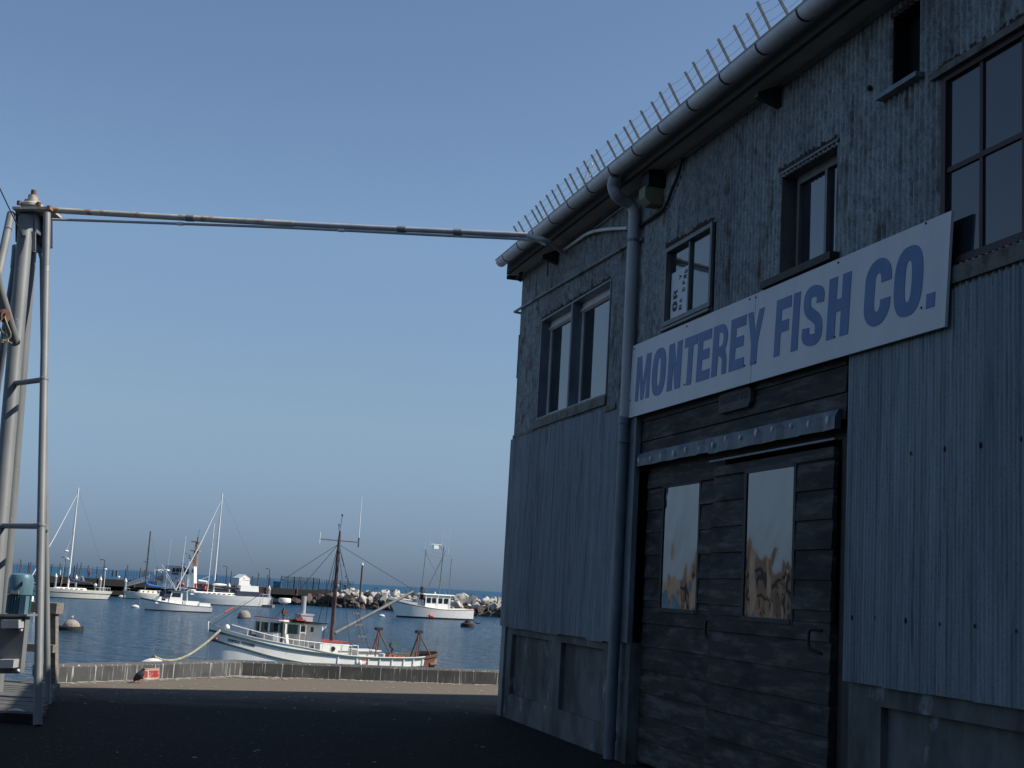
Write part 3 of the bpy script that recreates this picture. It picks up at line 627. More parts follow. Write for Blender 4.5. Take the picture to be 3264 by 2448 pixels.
LT = [('M', z2(61), z2(163)), ('O', z2(180), z2(281)), ('N', z2(300), z2(398)), ('T', z2(418), z2(512)), ('E', z2(520), z2(618)), ('R', z2(634), z2(745)), ('E', z2(766), z2(877)), ('Y', z2(890), z2(1012)),
      ('F', z2(1105), 2513), ('I', z3(42), z3(85)), ('S', z3(110), z3(245)), ('H', z3(275), z3(418)), ('C', z3(517), z3(688)), ('O', z3(710), z3(898)), ('.', z3(931), z3(987))]
items = []
for ch, xa, xb in LT:
    xm = (xa+xb)/2; ym = 1218+(857-1218)*(xm-2010)/(3022-2010)
    items.append((ch, upx(xa, ym), upx(xb, ym), .20 if xm < 2450 else .205, .805 if xm < 2450 else .82))
lettering('lettering', items, lambda x, y, t: sgn(x, y, t+.0005), 'sign_blue', sg, .003)
for x, y in ((z2(52), 650+1095/2.37), (z2(450), 650+925/2.37), (z2(925), 650+720/2.37), (z2(972), 650+706/2.37), (z2(430), 650+1365/2.37), (z2(886), 650+1222/2.37), (z2(970), 650+1197/2.37), (z3(937), 600+232/2.073), (z3(358), 600+492/2.073), (z3(333), 600+982/2.073), (z3(908), 600+790/2.073), (z2(22), 650+1485/2.37)):
    s, z = wall(x, y, SO); m = MB(); m.ball(wp(s, z, SO+.001), .009, 8); m.build('screw', 'dark', sg)
# wooden plaque
pq = thing('name_plaque', 'small notched wooden plaque lettered MONTEREY FISH under the long sign', 'plaque', tuple(wp(6.9, 3.33)))
s0, zc0 = wall(1950+717/2.074, 1200+190/2.074, .02); s1, _ = wall(1950+925/2.074, 1200+150/2.074, .02)
m = MB(); zz = 3.335; hh = .085; cc = .03
m.prism([(s0+.01, zz-hh), (s1-cc*1.5, zz-hh), (s1, zz-hh+cc*1.4), (s1, zz+hh-cc), (s1-cc*1.5, zz+hh), (s0+.02, zz+hh), (s0, zz+hh-.03), (s0, zz-hh+.03)], lambda s, z, t: wp(s, z, t), .0, .035); m.build('board', 'plaque', pq)
lettering('lettering', word('MONTEREY FISH', s0+.04, s1-.05, zz-.01, zz+.05), lambda x, y, t: wp(x, y, .035+t), 'ink', pq, .003)
# ---- downpipe
m = MB(); po = .10; pr = .062
sA = wall(2030-17, 740, po)[0]; sB = sA-.0
px5 = lambda x, y: (1600+x/1.843, y/1.843)
ps = [wp(wall(*px5(668, 1000), GO-.02)[0], GZ-.08, GO-.02), wl(*px5(652, 1090), GO-.02), wl(*px5(670, 1145), GO-.06), wl(*px5(700, 1172), .26), wl(*px5(755, 1200), .14), wl(*px5(776, 1240), po), wl(*px5(776, 1300), po)]
sv, zv = wall(*px5(776, 1300), po)
pts = curve_pts(ps, 5)
dp = None
m.tube(pts+[wp(sv, z, po) for z in (5.0, 4.5, 4.0, 3.45)], pr, 14)
pipe_top = m.build('downpipe', 'pvc', B)
m = MB(); m.tube([wp(sv-.01, 3.45, po), wp(sv-.02, 2, po), wp(sv-.04, .02, po)], pr*.95, 14)
m.tube([wp(sv-.01, 3.46, po), wp(sv-.01, 3.38, po)], pr*1.12, 14); m.tube([wp(sv-.04, .28, po), wp(sv-.04, .2, po)], pr*1.1, 14)
m.build('downpipe', 'trim', B)
for z in (5.33, 3.2):
    m = MB(); m.tube([wp(sv, z-.015, po), wp(sv, z+.015, po)], pr*1.1, 14); wbox(m, sv+.05, sv+.13, z-.02, z+.02, .02, .06); m.build('pipe_clip', 'trim', B)
# ---- wall lamp
fl = thing('wall_floodlight', 'dark box floodlight with yellowed housing under the eave beside the downpipe', 'wall lamp', tuple(wl(2080, 600, .12)))
s0 = wall(2053, 610, .18)[0]; s1 = wall(2107, 610, .02)[0]
m = MB(); sc_, zc = wall(2085, 595, .1)
wbox(m, sc_-.10, sc_+.10, zc-.02, zc+.16, .02, .20); m.build('bracket_box', 'dark', fl)
m = MB(); m.prism([(.03, zc-.20), (.16, zc-.20), (.22, zc-.14), (.22, zc-.025), (.03, zc-.025)], lambda o, z, t: wp(t, z, o), sc_-.11, sc_+.07); m.build('housing', 'yellowish', fl)
m = MB(); m.tube([wp(sc_-.1, zc, .1), wp(sc_-.22, zc+.02, .12)], .03, 8); m.build('knuckle', 'dark', fl)
# ---- conduits
def cond(pts, r, mt, nm='conduit'): m = MB(); m.tube(pts, r, 8); return m.build(nm, mt, B)
cond([wl(1648, 989, .04)+D*.16-N*.1, wl(1648, 989, .04)+D*.12, wl(1720, 945, .04), wl(2005, 778, .04)], .018, 'corr')
cond(curve_pts([wl(*px5(800, 1335), .04), wl(*px5(890, 1270), .05), wl(*px5(960, 1210), .05), wl(*px5(1000, 1110), .05), wl(*px5(1030, 1040), .05), wl(*px5(1060, 930), .06)], 4), .018, 'dark')
cond(curve_pts([wl(1790, 803, .04), wl(1833, 772, .05), wl(1877, 743, .07), wl(1930, 731, .08), wl(2001, 727, .05)], 4), .02, 'zinc')
cond([wl(*px5(520, 1365), .03), wl(*px5(720, 1210), .03)], .016, 'trim')
cond([wl(*px5(285, 1440), .03), wl(*px5(275, 1500), .03), wl(*px5(268, 1620), .03)], .012, 'dark')
cond([wp(-.03, 5.1, .01), wp(-.06, 5.0, .0), wp(-.06, 4.6, .0), wp(-.03, 4.5, .01)], .014, 'rust', 'corner_conduit')
for x, y in ((550, 430), (740, 430), (988, 455), (1268, 485), (1552, 500), (1890, 540)):
    m = MB(); m.ball(wl(2500+x/2.56, 1800+y/2.56, .040), random.uniform(.005, .009), 6, sc=(1, 1, 2.4)); m.build('nail', 'dark', B)
for x, y in ((105, 1505), (407, 1468), (720, 1435), (1080, 1378)):
    m = MB(); m.ball(wl(2864+x/2.765, 900+y/2.765, .040), random.uniform(.005, .009), 6, sc=(1, 1, 2.4)); m.build('nail', 'dark', B)
# ---- bird fence on the roof edge
bf = thing('bird_wire_fence', 'row of short steel posts strung with wires along the roof edge above the gutter', 'bird fence', tuple(wp(4, 6.1, .3)))
tips = [(68, 1328), (95, 1300), (133, 1265), (173, 1232), (197, 1207), (222, 1180), (260, 1145), (292, 1115), (324, 1083), (368, 1048), (397, 1020), (440, 983), (480, 945), (525, 908), (553, 878), (618, 826), (665, 788), (715, 745), (750, 705), (815, 650), (878, 598), (926, 540), (980, 488), (1075, 422), (1122, 365), (1204, 290), (1270, 228), (1362, 148), (1438, 78), (1500, 10), (1605, -50), (1700, -140)]
tp = []
for x, y in tips:
    s, z = wall(*px5(x, y), .43); tp.append((s, z))
    m = MB(); m.beam(wp(s+.03, 6.08, .25), wp(s, z, .43), .015, .02); m.build('post', 'grey_steel', bf)
for k in range(4):
    t = .92-.2*k; pts = []
    for i, (s, z) in enumerate(tp):
        pts.append(wp(s+.03*(1-t), 6.08+(z-6.08)*t, .25+.18*t))
        if i+1 < len(tp): pts.append((pts[-1]+wp(tp[i+1][0]+.03*(1-t), 6.08+(tp[i+1][1]-6.08)*t, .25+.18*t))/2-V(0, 0, .006+random.uniform(0, .006)))
    m = MB(); m.tube(pts, .0016, 4); m.build('wire', 'wire', bf)
m = MB(); m.tube(curve_pts([wl(*px5(470, 1100), .3), wl(*px5(500, 1010), .35), wl(*px5(520, 960), .4), wl(*px5(532, 975), .4), wl(*px5(515, 1040), .35), wl(*px5(485, 1085), .3)], 5), .006, 5); m.build('loop_wire', 'zinc', bf)
# unseen block added behind the camera to keep open sky light off the ground
m = MB(); m.box((-16, -24, 0), (3.2, -7, 9)); o = m.build('added_sky_blocker', 'sheet'); tag(o, 'unseen grey block added behind the viewer to keep sky light off the ground', 'building')

# ================================================================== QUAY FURNITURE
k_ = 3264/2212
def pv(x, y, Y): return aty(x*k_, y*k_, Y)
# ---- steel hoist frame
gt = thing('pipe_gantry', 'tall grey splayed pipe gantry with rusty bolted head at the left edge', 'gantry', tuple(pv(62, 470, 16.6)))
gt.location.z = 0
def tb(pts, r, nm, mt='grey_steel', par=gt, n=14): m = MB(); m.tube(pts, r, n); return m.build(nm, mt, par)
def tog(a, b):  # extend line a->b to z=0
    t = (0-a.z)/(b.z-a.z); return a+(b-a)*t
L1t, L1b = pv(101.5, 462, 16.3), atz(81*k_, 1568*k_, 0)
tb([L1t, L1t.lerp(L1b, .08), L1b], .046, 'leg'); L2t, L2b = pv(86, 545, 16.9), atz(103*k_, 1522*k_, 0)
tb([pv(86.5, 520, 16.9), L2t], .05, 'socket'); L2t = pv(92, 560, 16.95); tb([pv(87, 540, 16.9), L2t, L2b], .038, 'leg')
BLt, BLm = pv(57, 470, 16.5), pv(22, 881, 15.9); BLb = BLt+(BLm-BLt)*((0-BLt.z)/(BLm.z-BLt.z)); tb([BLt, BLb], .092, 'leg')
a, b = pv(66, 545, 17.0), pv(30, 1010, 16.9); tb([a, tog(a, b)], .075, 'leg')
a, b = pv(24, 462, 16.4), pv(-14, 640, 15.6); tb([a, tog(a, b)], .05, 'leg')
a, b = pv(38, 545, 17.2), pv(8, 740, 17.6); tb([pv(36, 530, 17.2), a, a.lerp(b, .18)], [.06, .075, .062], 'socket', 'trim'); tb([a.lerp(b, .16), tog(a, b)], .055, 'leg', 'trim')
tb([pv(-30, 500, 15.0), pv(-3, 620, 15.2), pv(33, 742, 15.75)], .058, 'brace')
for (x0, y0, x1, y1) in ((8, 866, 104, 873), (-8, 1141, 104, 1150)):
    t0 = (y0*1.0-470)/(881-470); P0_ = BLt+(BLm-BLt)*t0; t1 = (y1-462)/(1568-462)
    f = L1t.lerp(L1b, 0); z_ = pv(x1, y1, 15).z
    def onleg(t, b, z): return t+(b-t)*((z-t.z)/(b.z-t.z))
    zz = 3.72 if y0 < 900 else 2.02
    P1 = onleg(L1t, L1b, zz); P2 = onleg(BLt, BLb, zz); tb([P2, P1], .032, 'crossbar'); m = MB(); m.ball(P1, .055, 12); m.build('joint', 'grey_steel', gt)
    P3 = onleg(L2t, L2b, zz); tb([P1, P3], .03, 'crossbar')
hc = pv(62, 452, 16.6)
def hb(nm, x0, x1, y0, y1, Y, th, mt, mi=0):
    m = MB(); c = [pv(x0, y1, Y), pv(x1, y1, Y), pv(x1, y0, Y), pv(x0, y0, Y)]; m.add(c+[p+V(0, th, 0) for p in c], [(0, 1, 2, 3), (7, 6, 5, 4), (0, 4, 5, 1), (1, 5, 6, 2), (2, 6, 7, 3), (3, 7, 4, 0)]); return m.build(nm, mt, gt)
hb('head_plate', 26, 108, 446, 451, 16.35, .5, 'rusty_pipe')
hb('head_box', 42, 76, 451.5, 500, 16.5, .3, 'trim'); hb('side_plate', 33, 46, 452, 522, 16.75, .3, 'dark'); hb('side_plate', 78, 97, 452, 524, 16.7, .3, 'dark')
hb('gusset', 56, 76, 500, 540, 16.42, .05, 'grey_steel')
m = MB(); a = hc+V(0, .1, .06); m.lathe([(0, 0), (.14, 0), (.14, .03), (.10, .05), (.10, .08), (.06, .09), (.06, .15), (0, .15)], 16, a); m.build('head_cap', 'rusty_pipe', gt)
for dx, dy in ((-.13, -.05), (.12, -.05), (.2, .1), (-.12, .2)):
    m = MB(); m.lathe([(0, 0), (.03, 0), (.03, .05), (0, .05)], 6, a+V(dx, dy-.05, -.01)); m.build('bolt', 'rust', gt)
m = MB(); m.lathe([(0, .14), (.035, .14), (.035, .22), (0, .22)], 6, a+V(0, 0, 0)); m.build('bolt', 'rust', gt)
m = MB(); m.ball(pv(52, 518, 16.38), .055, 12, sc=(1, .4, 1.5)); m.build('sheave_hole', 'black', gt)
tb([pv(-30, 350, 15.5), pv(0, 408, 15.9), pv(52, 518, 16.36)], .008, 'hoist_cable', 'wire', n=6)
wd_ = thing('winch_drum', 'rusty winch drum with frayed rope tied to the frame at the left edge', 'winch', tuple(pv(8, 682, 15.3)))
m = MB(); a = pv(-12, 680, 15.2); ax = V(1, -.35, -.1).normalized()
for t0, t1, r in ((0, .03, .10), (.03, .13, .06), (.13, .16, .10), (.16, .19, .06)):
    m.tube([a+ax*t0, a+ax*t1], r*.78, 16)
m.build('drum', 'rust', wd_)
m = MB(); b = a+ax*.17; random.seed(4)
for i in range(5):
    p = b+V(random.uniform(-.08, .02), -.06, -.02); m.tube(curve_pts([p, p+V(random.uniform(-.08, .08), -.01, -.1), p+V(random.uniform(-.12, .14), .02, -.22), p+V(random.uniform(-.05, .2), 0, -.30)], 3), .009, 5)
m.build('rope_end', 'rope', wd_)
# ---- overhead pipes
op = thing('overhead_pipe', 'long rusty grey pipe spanning overhead from the frame head to the warehouse eave', 'pipe', tuple(pv(600, 480, 16.5)))
e1, e2, e3 = wl(1138*k_, 508*k_, .64), wl(1180*k_, 520*k_, .45), wl(1213*k_, 543*k_, .08)
s_ = pv(112, 454, 16.5); pts = [s_, s_.lerp(e1, .3)-V(0, 0, .01), s_.lerp(e1, .52)-V(0, 0, .012), s_.lerp(e1, .8)-V(0, 0, .006), e1]
m = MB(); m.tube(pts[:3], .037, 14); m.build('pipe_length', 'rusty_pipe', op)
m = MB(); m.tube(pts[2:], .033, 14); m.tube(curve_pts([e1, e2, e3], 5), .030, 12); m.build('pipe_length', 'pvc', op)
for t in (.30, .745, .86):
    c = s_.lerp(e1, t)-V(0, 0, .01); m = MB(); m.tube([c-(e1-s_).normalized()*.05, c+(e1-s_).normalized()*.05], .042, 14); m.build('coupling', 'grey_steel', op)
oc = thing('overhead_conduit', 'thin sagging conduit running just below the overhead pipe', 'conduit', tuple(pv(600, 495, 16.5)))
s2 = pv(112, 474, 16.45); e4 = e1+V(0, 0, -.055)
m = MB(); cp = [s2]+[s_.lerp(e1, t_)-V(0, 0, o_) for t_, o_ in ((.12, .105), (.28, .088), (.45, .07), (.62, .062), (.82, .06))]+[e4, e2-V(0, 0, .05)]; m.tube(curve_pts(cp, 5), .017, 8); m.build('tube', 'pvc', oc)
for t, o_ in ((.28, .088), (.62, .062)):
    c = s_.lerp(e1, t)-V(0, 0, o_); m = MB(); m.tube([c-(e1-s_).normalized()*.04, c+(e1-s_).normalized()*.04], .023, 8); m.build('coupling', 'zinc', oc)
# ---- cabinet and motor
hcb = thing('hoist_cabinet', 'grey painted steel gearbox cabinet below the blue motor', 'cabinet', tuple(pv(20, 1400, 13.7)))
def slab(pts, Y, th, nm, mt, par): m = MB(); c = [pv(x, y, Y) for x, y in pts]; n = len(c); m.add(c+[p+V(0, th, 0) for p in c], [tuple(range(n))[::-1], tuple(range(n, 2*n))]+[(i, (i+1) % n, (i+1) % n+n, i+n) for i in range(n)]); return m.build(nm, mt, par)
slab([(-60, 1331), (56, 1331), (43, 1455), (-60, 1455)], 13.7, .12, 'body', 'grey_steel', hcb)
slab([(-60, 1327), (58, 1327), (58, 1331.5), (-60, 1331.5)], 13.62, .32, 'lid', 'grey_steel', hcb)
slab([(2, 1339), (40, 1339), (40, 1357), (2, 1357)], 13.55, .148, 'cover_block', 'pvc', hcb); slab([(-5, 1425), (30, 1425), (28, 1443), (-7, 1443)], 13.55, .148, 'cover_block', 'pvc', hcb)
for x, y in ((46, 1340), (45, 1361), (37, 1427), (39, 1449)): m = MB(); m.ball(pv(x, y, 13.69), .018, 10, sc=(1, .8, 1)); m.build('bolt', 'zinc', hcb)
m = MB(); a = pv(-45, 1455, 13.85); m.box((a.x-.06, a.y-.06, 0), (a.x+.06, a.y+.06, a.z)); m.build('stand_post', 'grey_steel', hcb)
mo = thing('electric_motor', 'upright faded blue electric motor with cooling fins on the grey cabinet', 'motor', tuple(pv(38, 1327.5, 13.8)))
z0 = pv(38, 1327.5, 13.8); H_ = .415
m = MB(); m.lathe([(0, .20), (.122, .20), (.122, .355), (.105, .395), (.07, .41), (0, .412)], 28, z0); m.build('fan_cowl', 'blue_motor', mo)
m = MB(); m.lathe([(0, .0), (.098, .0), (.098, .2), (0, .2)], 28, z0)
m.box((z0.x+.05, z0.y-.13, z0.z+.01), (z0.x+.11, z0.y-.02, z0.z+.19)); m.build('stator', 'blue_motor', mo)
m = MB()
for i in range(26):
    t = 2*math.pi*i/26-.1; c, s = math.cos(t), math.sin(t)
    if -1.2 < ((t+math.pi) % (2*math.pi)-math.pi) < -.15: continue
    m.beam(z0+V(c*.108, s*.108, .01), z0+V(c*.108, s*.108, .195), .022, .005, upv=(-s, c, 0))
m.build('cooling_fins', 'blue_motor', mo)
m = MB(); m.box((z0.x-.05, z0.y-.125, z0.z+.205), (z0.x+.03, z0.y-.118, z0.z+.24)); m.build('rating_plate', 'sign_cream', mo)
m = MB(); m.box((z0.x+.045, z0.y-.128, z0.z+.29), (z0.x+.055, z0.y-.1, z0.z+.33)); m.build('slot', 'black', mo)
# ---- timber deck, border and railing
dk = thing('timber_deck', 'weathered plank deck at the quay corner under the hoist frame', 'deck', (-8, 16.5, 0))
y = 14.45; random.seed(11)
while y < 18.62:
    t = (y-14.45)/4.2; xr = -4.75-t*1.15; m = MB(); m.box((-14, y, .006), (xr+random.uniform(-.03, .03), min(y+.215, 18.65), .055+random.uniform(-.006, .006))); m.build('plank', 'deckwood', dk); y += .235
m = MB(); m.box((-14, 14.12, .004), (-4.68, 14.36, .10)); tag(m.build('timber_curb', 'pier_wood'), 'dark heavy timber laid along the front edge of the plank deck', 'timber')
rl = thing('timber_railing', 'weathered grey two-beam timber railing at the water edge on the left', 'railing', (-7, 18.4, 0))
za = pv(125, 1323, 18.3).z; zb = pv(125, 1303, 18.3).z
xe = pv(125, 1310, 18.3).x
m = MB(); m.box((-14, 18.25, za-.02), (xe, 18.55, zb+.0)); m.build('top_rail', 'timber', rl)
m = MB(); zc = pv(125, 1402, 18.3).z; m.box((-14, 18.22, zc-.05), (xe+.02, 18.36, zc+.05)); m.build('lower_rail', 'timber', rl)
for dx_ in (0, -2.4):
    m = MB(); m.beam(pv(116.5, 1478, 18.49)+V(dx_, 0, -.25), pv(113.5, 1323, 18.42)+V(dx_, 0, -.01), .125, .13, upv=(0, 1, 0)); m.build('post', 'timber', rl)
m = MB(); c = atz(pv(40, 1, 1).x and 60, 2290, .06); c = atz(60, 2297, .0)
m.tube(curve_pts([c+V(-.14, 0, .05), c+V(-.05, .03, .08), c+V(.06, -.02, .06), c+V(.14, .02, .05)], 3), .04, 7); tag(m.build('litter', 'litter'), 'scrap of white litter lying against the dark timber curb', 'litter')

# ---- no fishing sign on the kerb
ka, kbv = kerb_pts[0], kerb_pts[1]; ke = (kbv-ka).normalized(); kn = Vector((-ke.y, ke.x, 0)); kn = -kn if kn.y > 0 else kn
def onk(x, y, off=.012):
    r = ray(x, y); c = ka+kn*off; t = (c.x*kn.x+c.y*kn.y)/(r.x*kn.x+r.y*kn.y); return Vector((r.x*t, r.y*t, CZ+r.z*t))
A_, B_, C_, D_ = onk(456, 2168), onk(506, 2166), onk(508, 2129), onk(455, 2131)
ns = thing('no_fishing_sign', 'small red and cream sign reading NO FISHING fixed to the kerb wall', 'sign', tuple(A_))
def nsf(x, y, t=0): return A_.lerp(B_, x).lerp(D_.lerp(C_, x), y)+kn*t
m = MB(); m.box((0, 0, 0), (1, 1, .01), fn=lambda x, y, t: nsf(x, y, t)); m.build('plate', 'sign_cream', ns)
m = MB()
for a, b, c, d in ((.02, .98, .03, .08), (.02, .98, .92, .97), (.02, .045, .08, .92), (.955, .98, .08, .92)): m.box((a, c, .0105), (b, d, .0125), fn=lambda x, y, t: nsf(x, y, t))
m.build('border', 'sign_red', ns)
lettering('lettering', word('NO FISHING', .07, .93, .2, .82, .16, .6), lambda x, y, t: nsf(x, y, .0105+t), 'sign_red', ns, .003)

# ---- birds
def pigeon(loc, rz, label, group=None, pose=0):
    r = thing('pigeon', label, 'bird', loc, rz, group)
    m = MB(); m.tube(curve_pts([V(-.10, 0, .02), V(-.075, 0, .055), V(-.04, 0, .095), V(-.005, 0, .135), V(.02, 0, .175), V(.028, 0, .20), V(.04, 0, .222), V(.06, 0, .222)], 4),
        [max(.006, q) for q in [.008, .012, .016, .022, .03, .038, .045, .050, .055, .057, .058, .057, .055, .052, .047, .042, .038, .033, .030, .027, .025, .024, .024, .024, .024, .022, .018, .012, .004]], 10)
    m.build('body', 'bird', r, world=False)
    m = MB(); m.tube([V(.055, 0, .222), V(.082, 0, .214)], [.007, .002], 6); m.build('beak', 'ink', r, world=False)
    for s in (-1, 1):
        m = MB(); m.tube([V(-.09, s*.03, .05), V(-.045, s*.047, .10), V(.0, s*.045, .15)], [.012, .032, .02], 8); m.build('wing', 'bird', r, world=False)
        m = MB(); m.tube([V(-.025, s*.02, .08), V(-.02, s*.02, .0)], .005, 6); m.tube([V(-.03, s*.02, .004), V(.005, s*.02, .004)], .004, 5); m.build('leg', 'pinkred', r, world=False)
    return r
pg = pigeon(tuple(atz(446, 2178, 0)), RAD(-10), 'dark pigeon standing on the sunlit pavement in front of the no fishing sign'); pg.scale = (1, 1, .92)
pg = pigeon(tuple(atz(112, 2180, .055)), RAD(170), 'dark pigeon on the deck half hidden behind the frame leg')
#=FLOAT=
# ================================================================== FLOATING THINGS
def wpt(x, y): return atz(x, y, WZ)
def buoy_group(): pass
# mooring buoys
p = wpt(153*k_, 1362*k_)
bu = thing('mooring_buoy', 'bird-stained dome buoy sitting in a big black tyre fender', 'buoy', tuple(p), 0, 'dome mooring buoys')
m = MB(); R1 = 1.0
m.lathe([(.70, -.3), (.95, -.25), (1.02, 0), (1.0, .28), (.9, .36), (.70, .36)], 28); 
for i in range(26):
    t = 2*math.pi*i/26; c, s = math.cos(t), math.sin(t); m.beam(V(c*.99, s*.99, .0), V(c*.96, s*.96, .37), .10, .10, upv=(-s, c, 0))
m.build('tyre', 'rubber', bu, world=False)
m = MB(); m.lathe([(.74, .1), (.73, .4), (.62, .62), (.42, .82), (.2, .92), (0, .95)], 24); m.build('dome', 'buoy_b', bu, world=False)
m = MB(); m.lathe([(.07, .9), (.07, 1.0), (0, 1.02)], 8); m.build('eye', 'rust', bu, world=False)
m = MB(); m.ball((0, 0, 1.12), .09, 8, sc=(1.3, .8, 1)); m.ball((.09, 0, 1.23), .05, 8); o = m.build('gull', 'gull', None, world=False); o.location = p; tag(o, 'small white gull perched on top of the tyre-ringed buoy', 'bird')
p = wpt(527*k_, 1335*k_)
bu = thing('mooring_buoy', 'pale rounded dome buoy floating beyond the old fishing boat wheelhouse', 'buoy', tuple(p), 0, 'dome mooring buoys', )
m = MB(); m.lathe([(.86, -.3), (.86, .15), (.78, .5), (.58, .8), (.28, .98), (0, 1.02)], 26); m.build('dome', 'buoy_b', bu, world=False)
m = MB(); m.lathe([(.93, -.2), (.95, .0), (.9, .1), (.8, .1)], 26); m.build('fender_ring', 'rubber', bu, world=False); m = MB(); m.lathe([(.1, .98), (.1, 1.12), (0, 1.12)], 8); m.build('eye', 'rust', bu, world=False)
p = wpt(329*k_, 1450*k_); WB_ = p
bu = thing('mooring_buoy', 'large white conical buoy with rusty top just beyond the kerb', 'buoy', tuple(p), 0, 'dome mooring buoys')
m = MB(); m.lathe([(.86, -.3), (.88, .25), (.80, .36), (.5, .56), (.2, .68), (0, .7)], 26); m.build('dome', 'buoy_w', bu, world=False)
m = MB(); m.tube([V(-.08, 0, .66), V(-.07, 0, .78), V(.07, 0, .78), V(.08, 0, .66)], .03, 6); m.build('eye', 'rust', bu, world=False)
m = MB()
for i in range(14): t = 2*math.pi*i/14; m.ball((.86*math.cos(t), .86*math.sin(t), .18), .09, 8)
bu2 = m.build('fender_lugs', 'rubber', bu, world=False)
for (x, y, r, lb) in ((1197/6.637+250, 1750+1245/6.637, .42, 'white oval float off the bow of the small white lobster boat'), (905/6.637+250, 1750+1025/6.637, .42, 'white oval float in front of the cream sailboat with blue sail cover'), (1216.5, 1966, .38, 'white oval float off the bow of the white trawler')):
    p = wpt(x, y); m = MB(); m.ball((0, 0, .12), r, 14, sc=(1.45, .9, .75)); m.tube([V(-.1, 0, .3), V(-.1, 0, .46), V(.1, 0, .46), V(.1, 0, .3)], .025, 5); o = m.build('mooring_float', 'buoy_w', None, world=False); o.location = p; tag(o, lb, 'float', 'small white mooring floats')
p = wpt(1490, 1999); m = MB(); m.lathe([(0, -.2), (.9, -.2), (1.0, .05), (.95, .5), (.8, .62), (.5, .6), (.45, .85), (0, .9)], 20); m.box((-.2, -.2, .85), (.1, .1, 1.1)); o = m.build('black_buoy', 'rubber', None, world=False); o.location = p; tag(o, 'low black buoy floating right of the white trawler', 'buoy')
p = wpt(1522, 1999)+V(0, 0, .5); m = MB(); m.tube([V(-.35, 0, 0), V(0, 0, .02), V(.3, 0, .06)], [.04, .12, .03], 8)
for s in (-1, 1): m.add([V(-.12, 0, .05), V(.12, 0, .05), V(s*.5+.05, -.1, .25), V(s*.85, -.1, .55), V(s*.5-.1, -.1, .2)], [(0, 1, 2, 3, 4)])
o = m.build('flying_cormorant', 'bird', None, world=False); o.location = p; tag(o, 'dark cormorant flying low over the water beside the black buoy', 'bird')

# ---------------------------------------------------------------- generic loft hull
def lerp_tab(t, tab):
    for (a, va), (b, vb) in zip(tab, tab[1:]):
        if t <= b: f = (t-a)/(b-a) if b > a else 0; f = f*f*(3-2*f) if False else f; return va+(vb-va)*f
    return tab[-1][1]
def smooth_tab(tab):
    xs = [a for a, _ in tab]; ys = [b for _, b in tab]
    def f(t):
        if t <= xs[0]: return ys[0]
        if t >= xs[-1]: return ys[-1]
        i = max(j for j in range(len(xs)-1) if xs[j] <= t); h_ = xs[i+1]-xs[i]; u = (t-xs[i])/h_
        def sl(j): return 0 if len(xs) < 2 else ((ys[min(j+1, len(xs)-1)]-ys[max(j-1, 0)])/(xs[min(j+1, len(xs)-1)]-xs[max(j-1, 0)]))
        m0, m1 = sl(i)*h_, sl(i+1)*h_
        return (2*u**3-3*u*u+1)*ys[i]+(u**3-2*u*u+u)*m0+(-2*u**3+3*u*u)*ys[i+1]+(u**3-u*u)*m1
    return f
def loft(L, half, zt, wlf, rake, rows, n=40, x0=0, stern_rake=0):
    """bow at x=0, stern at x=L. rows: list of (height fraction or ('z',val)), material per band"""
    mb = MB(); pts = []
    for i in range(n+1):
        u = i/n; u = u**1.25; x = L*u; b = half(u); top = zt(u); f = wlf(u); row = []
        for kind, v in rows:
            z = v if kind == 'z' else (top*v if kind == 'f' else top+v)
            h_ = max(0, min(1, z/top)) if top else 0
            if z < 0: w_ = b*f*(1+z*.9)
            else: w_ = b*(f+(1-f)*h_**.8)
            xo = x0+x+(1-u)**4*rake*(1-h_)+(u**6)*(-stern_rake)*(1-h_)
            row.append((xo, max(w_, .008), z))
        pts.append(row)
    q = len(rows)
    for side in (-1, 1):
        vs = [V(x, side*y, z) for r in pts for x, y, z in r]
        for j in range(q-1):
            fs = []
            for i in range(n):
                a = i*q+j; fs.append((a, a+1, a+q+1, a+q) if side == 1 else (a, a+q, a+q+1, a+1))
            yield_ = (vs, fs, j)
            mb.add(vs, fs, rows_m[j], True)
    tr = pts[-1]; vs = [V(x, -y, z) for x, y, z in tr]+[V(x, y, z) for x, y, z in tr]
    for j in range(q-1): mb.add([vs[j], vs[j+1], vs[q+j+1], vs[q+j]], [(0, 1, 2, 3)], rows_m[j])
    return mb, pts
rows_m = []
def hull(root, L, beam, zb, zm, zs, mats, rows, bands, rake=.8, full=.82, tw=.7, x0=0, wl_bow=.35, stern_rake=0, deckmat=None, n=40):
    global rows_m; rows_m = bands
    half = smooth_tab([(0, .0), (.08, beam*.16), (.25, beam*.36), (.5, beam*.5), (.75, beam*.48), (1, beam*.5*tw)])
    zt = smooth_tab([(0, zb), (.25, zb*.45+zm*.55), (.6, zm), (1, zs)])
    wlf = smooth_tab([(0, wl_bow), (.3, full*.85), (.6, full), (1, full)])
    mb, pts = loft(L, half, zt, wlf, rake, rows, n, x0, stern_rake); h = mb.build('hull', mats, root, world=False)
    d = MB()
    for a, b in zip(pts, pts[1:]):
        xa, ya, za_ = a[-1]; xb, yb, zb_ = b[-1]; d.quad(V(xa, -ya*.985, za_-.05), V(xb, -yb*.985, zb_-.05), V(xb, yb*.985, zb_-.05), V(xa, ya*.985, za_-.05))
    d.build('deck', deckmat or mats[0], root, world=False)
    return half, zt
def lp(nm, mt, root, fn, **kw): m = MB(); fn(m); return m.build(nm, mt, root, world=False)
